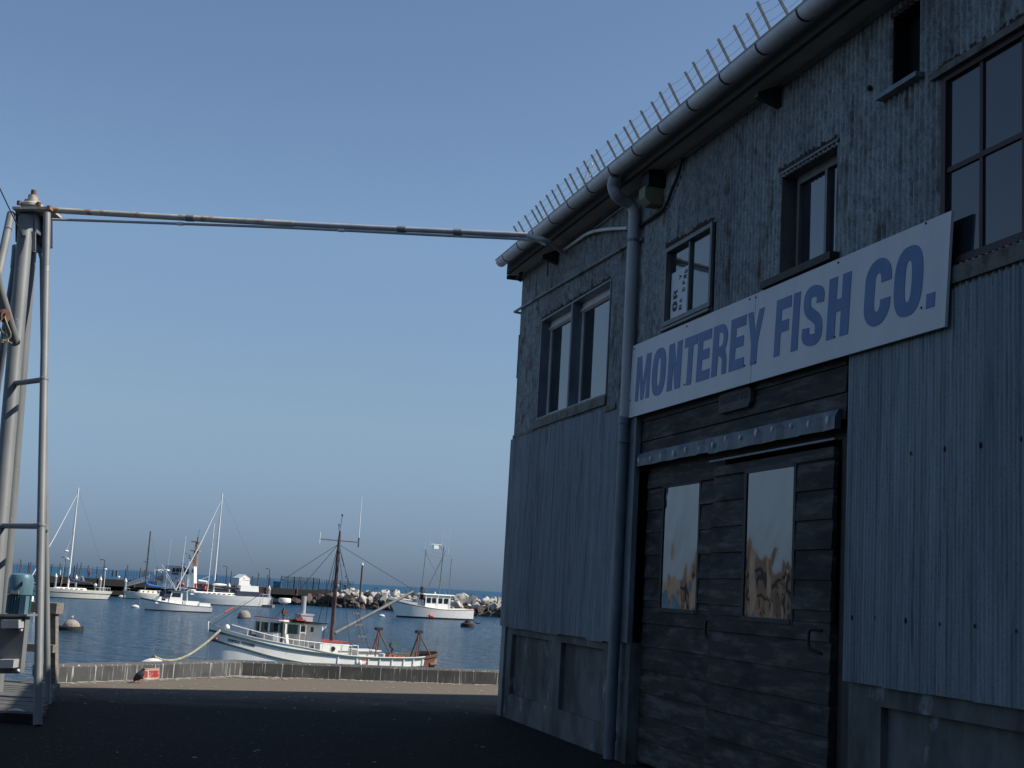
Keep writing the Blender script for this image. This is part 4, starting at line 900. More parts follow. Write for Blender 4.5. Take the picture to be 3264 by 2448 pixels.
def cabin(m, x0, x1, w0, w1, z0, z1, fr=.0, ar=.0, inw=.1):
    """x0 forward; raked front by fr, aft by ar"""
    a = [(x0, -w0, z0), (x1, -w0, z0), (x1, w0, z0), (x0, w0, z0), (x0+fr, -w1, z1), (x1-ar, -w1, z1), (x1-ar, w1, z1), (x0+fr, w1, z1)]
    m.add(a, [(0, 3, 2, 1), (4, 5, 6, 7), (0, 1, 5, 4), (1, 2, 6, 5), (2, 3, 7, 6), (3, 0, 4, 7)])
def boat(name, label, cat, P, heading, group='boats moored in the harbour'): return thing(name, label, cat, tuple(P), heading, group)

# ================================================================== OLD FISHING BOAT (nearest)
ang = RAD(37)
fb = boat('fishing_boat', 'old white fishing boat with red roof edges and rusty stern, lettered GENERAL PERSHING', 'fishing boat', V(-14.2*K, 63*K, WZ), ang)
fb.scale = (K*1.095, K, K)
u0b, u1b = .92, 12.62; LB = u1b-u0b
def U(x): return (x-u0b)/LB
halfp = smooth_tab([(0, .0), (U(1.5), .50), (U(2.6), .93), (U(4.2), 1.26), (U(6.2), 1.45), (U(9), 1.47), (U(10.8), 1.36), (U(11.8), 1.12), (U(12.3), .8), (1, .06)])
capz = smooth_tab([(0, 1.93), (U(1.25), 1.74), (U(1.9), 1.55), (U(2.7), 1.36), (U(3.7), 1.18), (U(4.9), 1.0), (U(6.5), .72), (U(8), .62), (U(9.5), .6), (U(11), .64), (1, .86)])
guz = smooth_tab([(0, 1.60), (U(2.4), 1.24), (U(3.9), .93), (U(5.2), .76), (U(6.5), .64), (U(8), .56), (U(9.5), .54), (U(11), .58), (1, .78)])
loz = smooth_tab([(0, 1.18), (U(2.1), .86), (U(3.6), .47), (U(5.2), .22), (U(7), .12), (U(10), .12), (1, .26)])
wfp = smooth_tab([(0, .85), (U(2.5), .92), (U(4.2), .96), (U(7), .97), (U(11), .97), (1, .9)])
n = 60; st = []
for i in range(n+1):
    u = i/n; x = u0b+LB*u; b = halfp(u); f = wfp(u); zc, zg, zl = capz(u), guz(u), loz(u)
    def wz(z): h_ = max(0, z/zc); return max(.012, b*(f+(1-f)*min(1, h_)**.9) if z >= 0 else b*f*(1+z))
    def xo(z): return x+(1-u)**8*.16*(1-z/zc)-(u**10)*.25*(1-z/zc)
    st.append([(xo(z), wz(z)+e, z) for z, e in ((-.5, 0), (.0, 0), (zl-.055, 0), (zl-.05, .04), (zl+.03, .04), (zl+.035, 0), (zg-.055, 0), (zg-.05, .055), (zg+.03, .055), (zg+.035, -.01), (zc-.03, -.01), (zc-.028, .025), (zc+.01, .025), (zc+.01, -.06))])
q = len(st[0]); bandm = [1, 0, 1, 1, 1, 0, 1, 1, 1, 0, 0, 0, 0]
m = MB()
for side in (-1, 1):
    vs = [V(x, side*max(y, .01), z) for r in st for x, y, z in r]
    for j in range(q-1):
        for lo_, hi_, mm in ((0, int(n*.886), None), (int(n*.886), n, 2)):
            fs = [((i*q+j, i*q+j+1, (i+1)*q+j+1, (i+1)*q+j) if side == 1 else (i*q+j, (i+1)*q+j, (i+1)*q+j+1, i*q+j+1)) for i in range(lo_, hi_)]
            m.add(vs, fs, bandm[j] if mm is None else mm, True)
m.build('hull', ['white_paint', 'greenpaint', 'rust'], fb, world=False)
m = MB()   # inner bulwark and decks
for r0_, r1_ in zip(st, st[1:]):
    (xa, ya, za_), (xb, yb, zb_) = r0_[9], r1_[9]
    dz = -.06 if xa < 7.6 else -.34
    m.quad(V(xa, -ya+.03, za_+dz), V(xb, -yb+.03, zb_+dz), V(xb, yb-.03, zb_+dz), V(xa, ya-.03, za_+dz))
m.build('deck', 'timber', fb, world=False)
for sd_ in (-1, 1):
    m = MB()
    for r0_, r1_ in zip(st[1:], st[2:]):
        (xa, ya, za_), (xb, yb, zb_) = r0_[13], r1_[13]; m.quad(V(xa, sd_*(ya-.005), za_), V(xb, sd_*(yb-.005), zb_), V(xb, sd_*(yb-.005), zb_-.5), V(xa, sd_*(ya-.005), za_-.5))
    m.build('inner_bulwark', 'timber', fb, world=False)
# stem post, bulwark at the bow
lp('stem', 'white_paint', fb, lambda m: m.beam(V(.90, 0, 1.97), V(1.08, 0, -.4), .06, .07, upv=(0, 1, 0)))
for x in (5.0+1.55, 7.5, 8.1, 8.7, 9.35, 10.0, 10.55, 11.1):
    u = U(x); r = st[int(u*n)]; y = r[6][1]+.03; lp('bulwark_stay', 'white_paint', fb, lambda m: m.beam(V(x, -y, guz(u)-.04), V(x, -r[3][1]-.0, loz(u)+.04), .045, .04, upv=(0, 1, 0)))
# wheelhouse with rounded front
def wheel(m, z0, z1, grow=0, ua=3.95, ub=5.9, w=.98, bul=.72):
    out = []
    for i in range(13):
        t = math.pi*(.5+i/12); out.append((ua+(bul+grow)*math.cos(t), (w+grow)*math.sin(t)))
    poly = [(ub+grow, w+grow)]+[(x, -y) for x, y in out][:]+[(ub+grow, -w-grow)]
    return poly
zf = lambda x: 2.14-.065*(x-3.9)
def whprism(m, z0, z1, grow=0, **kw):
    P_ = wheel(m, z0, z1, grow, **kw); nn = len(P_); vs = [V(x, y, z0(x) if callable(z0) else z0) for x, y in P_]+[V(x, y, z1(x) if callable(z1) else z1) for x, y in P_]
    m.add(vs, [tuple(range(nn)), tuple(range(nn, 2*nn))[::-1]]+[(i, (i+1) % nn, (i+1) % nn+nn, i+nn) for i in range(nn)])
lp('wheelhouse', 'white_paint', fb, lambda m: whprism(m, lambda x: .5, zf))
lp('roof', 'white_paint', fb, lambda m: whprism(m, zf, lambda x: zf(x)+.085, .10, ub=6.0))
lp('roof_edge', 'red_paint', fb, lambda m: whprism(m, lambda x: zf(x)+.086, lambda x: zf(x)+.115, .115, ub=6.0))
lp('roof_bracket', 'white_paint', fb, lambda m: m.prism([(5.9, 1.74), (5.9, 2.02), (6.1, 2.0), (6.1, 1.93), (6.0, 1.85)], lambda x, z, t: V(x, t, z), -.98, -.92))
# windows: curved green band with panes
P_ = wheel(None, 0, 0, .012); 
lp('window_band', 'greenpaint', fb, lambda m: [m.quad(V(a[0], a[1], 1.60), V(b[0], b[1], 1.60), V(b[0], b[1], 2.06), V(a[0], a[1], 2.06)) for a, b in zip(P_[1:-2], P_[2:-1])]+[m.quad(V(3.95, s*.993, 1.54), V(4.78, s*.993, 1.54), V(4.78, s*.993, 2.05), V(3.95, s*.993, 2.05)) for s in (-1, 1)])
P2_ = wheel(None, 0, 0, .024)
for i in range(2, 13, 2):
    a, b = Vector(P2_[i]), Vector(P2_[min(i+1, 13)]); a2 = a.lerp(b, .1); b2 = Vector(P2_[i]).lerp(Vector(P2_[min(i+1, 13)]), 1.0)
    c = Vector(P2_[i+1]) if i+1 < 14 else b
    lp('front_window', 'boat_glass', fb, lambda m: m.add([V(a2.x, a2.y, 1.66), V(c.x, c.y, 1.66), V(c.x, c.y, 2.03), V(a2.x, a2.y, 2.03)], [(0, 1, 2, 3)]))
    if i > 2: lp('window_post', 'white_paint', fb, lambda m: m.beam(V(a.x, a.y, 1.63), V(a.x, a.y, 2.05), .07, .03, upv=(a.x-3.95, a.y, 0)))
for s in (-1, 1):
    lp('side_window', 'boat_glass', fb, lambda m: m.add([V(4.22, s*1.005, 1.6), V(4.68, s*1.005, 1.58), V(4.68, s*1.005, 2.0), V(4.22, s*1.005, 2.02)], [(0, 1, 2, 3)]))
    lp('window_post', 'white_paint', fb, lambda m: m.beam(V(4.1, s*1.005, 1.56), V(4.1, s*1.005, 2.03), .09, .02, upv=(0, 1, 0)))
    lp('window_pane', 'boat_glass', fb, lambda m: m.box((4.78+.0+.0+.0+.0+.0+.02+.0-.1+.13, s*.988, 1.68), (5.05, s*.995, 1.95)))
    lp('window_pane', 'boat_glass', fb, lambda m: m.box((5.32, s*.988, 1.68), (5.47, s*.995, 1.92)))
    dr = lp('cabin_door', 'white_paint', fb, lambda m: (m.box((4.80, s*.985, .85), (4.82, s*1.002, 2.02)), m.box((5.07, s*.985, .85), (5.09, s*1.002, 2.02)), m.box((4.82, s*.985, 1.62), (5.07, s*.998, 1.65))))
lp('rust_streak', 'rust', fb, lambda m: m.box((5.085, -1.006, .95), (5.12, -.98, 1.55)))
# lower deckhouse aft
lp('deckhouse', 'white_paint', fb, lambda m: cabin(m, 5.85, 7.35, 1.0, 1.0, .5, 1.22))
lp('deckhouse_roof', 'red_paint', fb, lambda m: cabin(m, 5.90, 7.42, 1.05, 1.05, 1.22, 1.265))
for x in (5.45, 6.5):
    pr_ = lp('porthole', 'rust', fb, lambda m: m.tube([V(x, -.99, .92), V(x, -1.03, .92)], .12, 18)); lp('glass', 'boat_glass', pr_, lambda m: m.tube([V(x, -1.0, .92), V(x, -1.036, .92)], .085, 16))
# stack, roof gear, radar
st_ = lp('stack_box', 'pvc', fb, lambda m: (m.box((5.15, -.3, 2.0), (5.75, .3, 2.46)), m.box((5.12, -.33, 2.43), (5.79, .33, 2.50))))
lp('exhaust_pipe', 'pvc', fb, lambda m: m.tube([V(5.38, 0, 2.45), V(5.38, 0, 3.35)], .115, 14))
lp('spotlight', 'dark', fb, lambda m: m.tube([V(4.85, -.3, 2.25), V(5.2, -.3, 2.28)], [.06, .08], 10)); lp('roof_hatch', 'red_paint', fb, lambda m: m.box((4.85, -.5, 2.16), (5.3, 0, 2.24)))
lp('radar_post', 'mast_wood', fb, lambda m: m.tube([V(3.95, -1.02, 1.0), V(3.93, -1.02, 2.75)], .05, 10)); lp('radar_pole', 'pvc', fb, lambda m: m.tube([V(3.93, -1.02, 2.7), V(3.93, -1.02, 3.0)], .035, 8))
lp('radar_dome', 'clean_white', fb, lambda m: m.lathe([(0, 0), (.16, .02), (.27, .08), (.27, .24), (.25, .27), (0, .28)], 22, (3.93, -1.02, 2.95)))
lp('bracket', 'rust', fb, lambda m: m.box((3.86, -1.1, 2.45), (4.05, -.94, 2.65)))
# main mast, crosstree, antennas, boom, rigging
lp('mast', 'mast_wood', fb, lambda m: m.tube([V(6.93, 0, .6), V(6.93, 0, 3.5), V(6.94, 0, 6.15), V(6.95, 0, 6.65)], [.105, .095, .07, .04], 10))
lp('crosstree', 'mast_wood', fb, lambda m: m.beam(V(5.98, 0, 6.16), V(7.96, 0, 6.14), .06, .05))
lp('whip_antenna', 'mast_white', fb, lambda m: m.tube([V(7.96, 0, 6.3), V(7.96, 0, 8.45)], [.022, .012], 6)); lp('antenna_base', 'dark', fb, lambda m: m.tube([V(7.96, 0, 5.9), V(7.96, 0, 6.38)], .028, 6))
lp('antenna', 'mast_white', fb, lambda m: (m.tube([V(5.93, 0, 5.95), V(5.93, 0, 6.5)], .02, 6)))
lp('mast_light', 'dark', fb, lambda m: (m.tube([V(6.95, 0, 6.6), V(6.87, 0, 6.75), V(6.87, 0, 6.9)], .015, 6), m.ball((6.87, 0, 6.93), .045, 8), m.tube([V(6.95, 0, 6.75), V(7.0, 0, 7.4)], .012, 6), m.ball((7.0, 0, 7.42), .045, 8, sc=(1, 1, 1.6))))
lp('boom', 'grey_steel', fb, lambda m: m.tube([V(7.08, -.0, 1.62), V(11.13, 0, 3.86)], [.085, .075], 10)); lp('boom_band', 'dark', fb, lambda m: m.tube([V(11.05, 0, 3.81), V(11.17, 0, 3.88)], .07, 8))
for a, b in (((6.9, 0, 5.95), (3.9, -.2, 2.2)), ((6.95, 0, 5.95), (11.13, 0, 3.95)), ((6.9, 0, 5.9), (6.6, 1.3, .75)), ((6.9, 0, 5.9), (7.1, 1.3, .75)), ((6.9, 0, 5.9), (7.25, -1.4, .7)), ((6.9, 0, 5.9), (8.25, -1.42, .7)), ((6.98, 0, 5.9), (7.75, -1.42, 1.3)), ((6.95, 0, 6.0), (1.15, 0, 1.85))):
    lp('rigging_wire', 'wire', fb, lambda m: m.tube([V(*a), V(*b)], .014, 5))
for z in (1.55, 2.1, 2.65, 3.2, 4.4, 4.95, 5.3):
    t = (5.9-z)/(5.9-.7); xa = 6.98+(7.75-6.98)*t*1.0; xb = 6.9+(8.25-6.9)*t; y = -1.42*t; lp('ratline_step', 'timber', fb, lambda m: m.beam(V(xa-.03, y, z), V(xb+.03, y, z-.0), .04, .07))
lp('ratline_bar', 'rust', fb, lambda m: m.beam(V(7.1, -1.3, 1.28), V(8.35, -1.3, 1.28), .03, .035))
# rails
rt_ = [(1.75, 1.88), (2.4, 1.71), (3.1, 1.54), (3.75, 1.4), (4.4, 1.31), (5.4, 1.22), (6.2, 1.16), (7.25, 1.10)]
def hy(x): return -(halfp(U(x))-.08)
lp('bow_rail', 'mast_white', fb, lambda m: m.tube([V(x, hy(x), z) for x, z in rt_], .022, 6))
for x, z in rt_[1:]: lp('rail_post', 'mast_white', fb, lambda m: m.tube([V(x, hy(x), z), V(x, hy(x), capz(U(x)))], .016, 6))
for x in (5.1, 5.8, 6.7): lp('rail_post', 'mast_white', fb, lambda m: m.tube([V(x, hy(x), 1.2-.05*(x-5.8)), V(x, hy(x), capz(U(x)))], .012, 6))
lp('vent', 'clean_white', fb, lambda m: m.ball((1.78, 0, 1.72), .12, 12, sc=(1, 1, 1.3))); lp('vent', 'rust', fb, lambda m: m.ball((1.82, -.08, 1.62), .07, 10))
lp('deck_winch', 'rust', fb, lambda m: (m.box((2.6, -.3, 1.3), (3.05, .3, 1.45)), m.tube([V(2.85, -.1, 1.4), V(2.85, -.1, 1.72)], .035, 8)))
lp('bow_lamp', 'pinkred', fb, lambda m: m.ball((1.22, -.25, 1.2), .09, 10))
# working gear: hatch, stools with tripods, drum, bins, coil
lp('hatch', 'white_paint', fb, lambda m: (m.box((8.2, -.3, .25), (9.3, .8, .80)), m.box((8.12, -.4, .80), (9.38, .9, .86))))
for cx, top, y0 in ((9.30, 1.92, -.15), (11.55, 1.84, -.1)):
    tr_ = lp('tripod_gallows', 'rust', fb, lambda m: (m.tube([V(cx, y0, .2), V(cx+.0, y0, top)], .05, 8), m.tube([V(cx-.5, y0-.7, .55), V(cx, y0, top-.1)], .035, 8), m.tube([V(cx+.45, y0-.6, .55), V(cx, y0, top-.1)], .035, 8), m.tube([V(cx+.1, y0+.8, .55), V(cx, y0, top-.1)], .035, 8)))
    lp('head_block', 'dark', tr_, lambda m: m.box((cx-.16, y0-.12, top-.08), (cx+.16, y0+.12, top+.06)))
lp('line_hauler', 'greenpaint', fb, lambda m: (m.tube([V(10.25, .15, 1.12), V(10.25, -.05, 1.12)], .17, 16), m.tube([V(10.25, .1, .3), V(10.25, .1, 1.1)], .05, 8), m.box((9.95, -.3, .5), (10.9, .3, .72))))
random.seed(2)
for x in (9.5, 9.75, 10.0, 10.2): lp('catch_bin', 'orange', fb, lambda m: m.box((x, -.9, .3), (x+.16, -.6, .66+random.uniform(-.03, .03))))
lp('bucket', 'sticker', fb, lambda m: m.lathe([(.1, 0), (.13, .2), (0, .2)], 12, (9.05, -1.1, .55)))
lp('rope_coil', 'orange', fb, lambda m: [m.tube(curve_pts([V(7.8+.17*math.cos(t)+random.uniform(-.02, .02), -1.60, .36+.13*math.sin(t)) for t in [i*.7 for i in range(10)]], 2), .022, 5) for j in range(3)])
lp('fender', 'clean_white', fb, lambda m: m.ball((7.62, -1.6, .28), .1, 10, sc=(1, 1, 1.7)))
lp('aft_rail', 'mast_white', fb, lambda m: m.tube([V(7.35, -1.3, 1.12), V(7.62, -1.3, 1.12), V(7.62, -1.3, .6)], .025, 6))
lp('stern_fender', 'rust', fb, lambda m: m.tube([V(st[i][2][0]+.02, -st[i][2][1]-.02, .26) for i in range(int(n*.93), n-1)], .09, 8))
def hullname(x, z, t):
    u = U(x); r = st[min(n-1, int(u*n))]; r2 = st[min(n, int(u*n)+1)]; f = u*n-int(u*n)
    def yy(rr, zz):
        (xa, ya, za_), (xb, yb, zb_) = rr[5], rr[6]; g_ = (zz-za_)/(zb_-za_); return ya+(yb-ya)*g_
    zz = z-(x-1.7)*.20; return V(x, -(yy(r, zz)*(1-f)+yy(r2, zz)*f)-.003-t, zz)
hullname.__name__ = 'local'
lettering('name_lettering', word('GENERAL PERSHING', 1.62, 2.72, 1.11, 1.24, .2, .6), hullname, 'ink', fb, .0015)
# mooring lines
m = MB(); A_ = WB_+V(0, 0, .8); bw = fb.matrix_basis if False else None
Rz = Matrix.Rotation(ang, 4, 'Z'); toW = lambda p: Vector(fb.location)+(Rz @ (Vector((p[0]*1.095, p[1], p[2]))*K))
e = toW((1.35, -.32, 1.62)); ln = [A_]
for t in (.12, .3, .5, .7, .85): q_ = A_.lerp(e, t); ln.append(q_-V(0, 0, .95*(4*t*(1-t))**1.0*(1-t*.45)))
ln.append(e); m.tube(curve_pts(ln, 5), .075, 8); tag(m.build('mooring_rope', 'rope'), 'thick sagging mooring rope from the white buoy to the old fishing boat', 'rope')
m = MB(); a = toW((.95, 0, 1.95)); pts = [a, toW((1.15, 0, 2.15)), toW((1.6, 0, 2.42)), toW((2.0, 0, 2.65)), toW((2.6, 0, 3.0))]
lp2 = m.tube(pts[:3], .02, 5).build('bow_line', 'rope'); tag(lp2, 'thin frayed line rising from the stem of the old fishing boat', 'line')
m = MB(); m.tube([pts[2], pts[3]], .05, 6); fl_ = m.build('red_sleeve', 'pinkred', lp2); m = MB(); m.tube([pts[3], pts[4]], .015, 5); m.build('upper_line', 'rope', lp2)
#=BOATS=
# ================================================================== SAILBOATS, CRUISERS
def rail(m, pts, n, h, r=.025):
    c = curve_pts(pts, 6); m.tube([p+V(0, 0, h) for p in c], r, 5); st_ = max(1, len(c)//n)
    for p in c[::st_]: m.tube([p, p+V(0, 0, h)], r*.8, 5)
def sailboat(label, P, heading, L, beam, fb_, mast_x, mast_h, mats, stripe=None, boomlen=4.5, cover='navy', mastmt='mast_white', tilt=0, forestay=True, furl=True, coach=(.28, .72, .55), ports=6, extra=None, dark=False):
    r = boat('sailboat', label, 'sailboat', P, heading, 'boats moored in the harbour')
    rows = [('z', -.5), ('z', .0), ('z', .12), ('z', fb_*.60), ('z', fb_*.70), ('f', 1.0), ('o', .05)]; bands = [1, 1, 0, 2 if stripe else 0, 0, 0]
    half, zt = hull(r, L, beam, fb_*1.3, fb_, fb_*.98, [mats, 'boot', stripe or mats], rows, bands, rake=L*.10, tw=.62, stern_rake=L*.05, deckmat=mats)
    c0, c1, ch = coach; z_ = lambda x: zt(x/L)
    cb = lp('coachroof', 'clean_white' if mats != 'cream' else 'cream', r, lambda m: cabin(m, L*c0, L*c1, beam*.27, beam*.20, fb_*.95, fb_+ch, L*.05, .15))
    for s in (-1, 1):
        for i in range(ports):
            x = L*(c0+.06)+(L*(c1-c0-.1))*(i+.3)/ports; y0 = beam*.245
            lp('cabin_window', 'boat_glass', cb, lambda m: m.box((x, s*y0-.06, fb_+ch*.42), (x+L*.035, s*y0+.045, fb_+ch*.68)))
    mx = L*mast_x
    ms = lp('mast', mastmt, r, lambda m: m.tube([V(mx, 0, fb_+ch*.3), V(mx+tilt, 0, mast_h)], [.15, .12], 8)); lp('spreader', mastmt, ms, lambda m: m.beam(V(mx+tilt*.55, -.8, mast_h*.58), V(mx+tilt*.55, .8, mast_h*.58), .06, .04))
    lp('boom', mastmt, r, lambda m: m.tube([V(mx, 0, fb_+1.35), V(mx+boomlen, 0, fb_+1.25)], .06, 6))
    if cover: lp('sail_cover', cover, r, lambda m: m.tube([V(mx+.02, 0, fb_+2.7), V(mx+.12, 0, fb_+2.0), V(mx+.5, 0, fb_+1.6), V(mx+boomlen*.5, 0, fb_+1.42), V(mx+boomlen, 0, fb_+1.3)], [.13, .24, .27, .22, .10], 8))
    if forestay: lp('furled_jib' if furl else 'forestay', 'mast_white' if furl else 'wire', r, lambda m: m.tube([V(.15, 0, fb_*1.35), V(mx*.55, 0, (fb_+mast_h)*.5), V(mx+tilt*.93, 0, mast_h*.95)], [.11, .12, .06] if furl else .02, 6))
    for s in (-1, 1): lp('shroud', 'wire', r, lambda m: m.tube([V(mx+.2, s*beam*.42, fb_), V(mx+tilt*.6, s*.8, mast_h*.58), V(mx+tilt, 0, mast_h*.97)], .010, 4))
    lp('backstay', 'wire', r, lambda m: m.tube([V(L*.99, 0, fb_), V(mx+tilt, 0, mast_h*.99)], .010, 4))
    pb = [V(.25, -.15, fb_*1.25), V(L*.08, -beam*.2, fb_*1.2), V(L*.2, -beam*.33, fb_*1.1)]
    for s in (-1, 1):
        lp('pulpit', 'zinc', r, lambda m: rail(m, [V(p.x, p.y*s*-1*-1 if s < 0 else -p.y, p.z) for p in pb], 3, .6))
        lp('stern_rail', 'zinc', r, lambda m: rail(m, [V(L*.86, s*beam*.42, fb_), V(L*.97, s*beam*.33, fb_)], 3, .6))
        lp('lifeline', 'wire', r, lambda m: rail(m, [V(L*x, s*half(x)*.93, zt(x)) for x in (.2, .35, .5, .65, .8, .88)], 6, .58, .012))
    if extra: extra(r, L, beam, fb_, mx)
    return r
def placeboat(sx, bx, wy_s, wy_b):   # stern x, bow x and mean waterline y (source pixels)
    a, b = wpt(sx, wy_s), wpt(bx, wy_b); return a, b
def at_bow(bx, by, depth_mid=None, turn=0):
    p = wpt(bx, by); return p
# 1 left sailboat
wy = 1291.5*k_; a, b = wpt(222*k_, 1293*k_), wpt(73*k_, 1284.5*k_)
def hd(a, b): v = a-b; return math.atan2(v.y, v.x), v.length
def eqd(a, b, dep):  # put both on one depth line to steady the heading
    ra, rb = a/ a.y*dep if False else V(a.x/a.y*dep, dep, WZ), V(b.x/b.y*dep, dep, WZ); return ra, rb
a, b = eqd(a, b, 236); b.y -= 4.5; a.y += 4; h_, L_ = hd(a, b)
def ex1(r, L, beam, f, mx):
    lp('stern_pole', 'mast_white', r, lambda m: (m.tube([V(L*.93, .5, f), V(L*.93, .5, f+3.6)], .05, 6), m.ball((L*.93, .5, f+3.8), .28, 10, sc=(1, 1, .7))))
    lp('barbecue', 'zinc', r, lambda m: (m.ball((L*.78, -beam*.4, f+1.0), .3, 10), m.tube([V(L*.78, -beam*.4, f), V(L*.78, -beam*.4, f+.8)], .03, 5)))
    lp('radar', 'clean_white', r, lambda m: (m.tube([V(mx-.1, 0, 6.6), V(mx-.7, 0, 6.6)], .05, 6), m.lathe([(0, 0), (.3, .03), (.3, .22), (0, .28)], 12, (mx-.7, 0, 6.6))))
    lp('hoisted_anchor_light', 'clean_white', r, lambda m: (m.ball((mx-.9, 0, 8.0), .3, 10, sc=(1.3, 1, .6)), m.tube([V(mx-1.3, 0, 1.4), V(mx-.9, 0, 8.0), V(mx-.05, 0, 11.5)], .02, 4)))
    lp('sail_bag', 'clean_white', r, lambda m: m.ball((L*.22, 0, f+.5), .3, 10, sc=(2, 1, .6)))
sailboat('white sailboat with a dark stripe and tall white mast just right of the pipe gantry', b, h_, L_, 3.6, 1.45, .49, 19.0, 'cream', 'boot', 4.2, 'navy', extra=ex1, ports=5, coach=(.3, .7, .35))
# 2 cream sailboat with blue cover
a, b = eqd(wpt(506, 1905), wpt(400, 1903), 262); b.y -= 2; a.y += 2; h_, L_ = hd(a, b)
sailboat('small cream sailboat with dark mast and bright blue sail cover', b, h_, L_, 2.7, 1.15, .55, 13.0, 'cream', None, 3.9, 'blue_canvas', 'mast_wood', coach=(.38, .86, .6), ports=3, furl=False, forestay=False, tilt=.0)
# 3 big white sailboat
a, b = eqd(wpt(842, 1935), wpt(572, 1930), 251); b.y -= 4.5; a.y += 4.5; h_, L_ = hd(a, b)
def ex3(r, L, beam, f, mx):
    lp('staysail_pole', 'mast_white', r, lambda m: m.tube([V(L*.335, 0, f), V(L*.345, 0, f+13.0)], .07, 6))
    lp('dodger', 'clean_white', r, lambda m: cabin(m, L*.66, L*.86, 1.1, 1.0, f+.95, f+2.0, .1, .1)); lp('cockpit_canvas', 'navy', r, lambda m: cabin(m, L*.62, L*.92, 1.2, 1.15, f+.05, f+.95, .1, .1))
    lp('deck_bag', 'clean_white', r, lambda m: (m.ball((L*.45, -.3, f+1.9), .35, 10, sc=(4.2, 1, .7))))
    lp('stern_frame', 'rust', r, lambda m: (m.beam(V(L*.70, 0, f+3.0), V(L*.93, 0, f+2.75), .06, .08), m.tube([V(L*.9, 0, f+1), V(L*.9, 0, f+2.8)], .05, 6)))
    lp('deck_gear', 'boot', r, lambda m: (m.box((L*.18, -.3, f*1.2), (L*.22, .3, f*1.2+.3))))
sailboat('large white sailboat with navy sail cover and white dodger, left of the old fishing boat', b, h_, L_, 4.1, 1.75, .40, 20.3, 'clean_white', None, 6.0, 'navy', extra=ex3, ports=8, coach=(.14, .66, .5))
# 4 lobster boat
a, b = eqd(wpt(654, 1946), wpt(457, 1940), 193); b.y -= 3; a.y += 2.5; h_, L_ = hd(a, b)
r = boat('lobster_boat', 'small white lobster boat with dark green sheer band in front of the big sailboat', 'motor boat', b, h_)
rows = [('z', -.4), ('z', .0), ('z', .13), ('f', .86), ('f', .97), ('o', .03)]
half, zt = hull(r, L_, 2.9, 1.75, 1.0, .85, ['clean_white', 'boot', 'greenpaint'], rows, [1, 1, 0, 2, 0], rake=1.0, tw=.9)
L = L_
tk = lp('trunk_cabin', 'clean_white', r, lambda m: cabin(m, L*.20, L*.40, .95, .8, 1.0, 1.95, .7, 0)); lp('cabin_window', 'boat_glass', tk, lambda m: m.box((L*.29, -.93, 1.45), (L*.34, -.8, 1.65)))
wh = lp('wheelhouse', 'clean_white', r, lambda m: cabin(m, L*.38, L*.57, 1.05, 1.0, .9, 2.75, .35, 0)); 
for s in (-1, 1): lp('side_window', 'boat_glass', wh, lambda m: m.add([V(L*.415, s*1.05, 2.0), V(L*.545, s*1.05, 2.0), V(L*.545, s*1.03, 2.55), V(L*.43, s*1.03, 2.55)], [(0, 1, 2, 3)]))
lp('windshield', 'boat_glass', wh, lambda m: m.add([V(L*.383, -.9, 2.0), V(L*.383, .9, 2.0), V(L*.41, .85, 2.6), V(L*.41, -.85, 2.6)], [(0, 1, 2, 3)]))
lp('canvas_top', 'navy', r, lambda m: cabin(m, L*.36, L*.585, 1.15, 1.1, 2.75, 2.87))
lp('windshield_cover', 'navy', r, lambda m: cabin(m, L*.30, L*.385, 1.0, .9, 1.9, 2.75, .3, -.2))
lp('aft_box', 'clean_white', r, lambda m: (m.box((L*.64, -.8, .7), (L*.82, .8, 1.5)), ))
lp('coaming', 'clean_white', r, lambda m: m.box((L*.82, -1.15, .75), (L*.975, 1.15, 1.3)))
lp('outrigger_stub', 'clean_white', r, lambda m: (m.tube([V(L*.66, -.5, 1.4), V(L*.645, -.5, 2.9), V(L*.68, -.5, 3.05)], .07, 6), m.ball((L*.73, -.5, 3.05), .16, 10, sc=(3, 1, .8))))
mz = lp('mast', 'mast_white', r, lambda m: m.tube([V(L*.555, 0, 2.6), V(L*.575, 0, 10.6)], [.05, .03], 6))
lp('outrigger', 'mast_white', r, lambda m: m.tube([V(L*.60, .9, 1.2), V(L*.50, .9, 3.6), V(L*.30, .9, 6.4)], .035, 5)); lp('outrigger', 'zinc', r, lambda m: m.tube([V(L*.60, -.9, 1.2), V(L*.42, -.9, 3.6), V(L*.31, -.9, 5.0)], .035, 5))
lp('whip_antenna', 'mast_white', r, lambda m: m.tube([V(L*.36, .3, 2.8), V(L*.38, .3, 10.0)], .02, 5)); lp('radar', 'clean_white', r, lambda m: m.ball((L*.36, 0, 5.6), .25, 10, sc=(1.4, 1, .6)))
lp('bow_rail', 'zinc', r, lambda m: rail(m, [V(.2, -.1, 1.75), V(L*.1, -.6, 1.6), V(L*.22, -1.1, 1.35)], 3, .45))
m = MB(); q0 = b+V(0, 0, 1.6); m.tube([q0+V(.2, 0, 0), q0+V(-.9, -.4, -.9), q0+V(-1.9, -.6, -1.5)], .035, 5); tag(m.build('anchor_line', 'rope'), 'short line hanging from the bow of the white lobster boat', 'line')
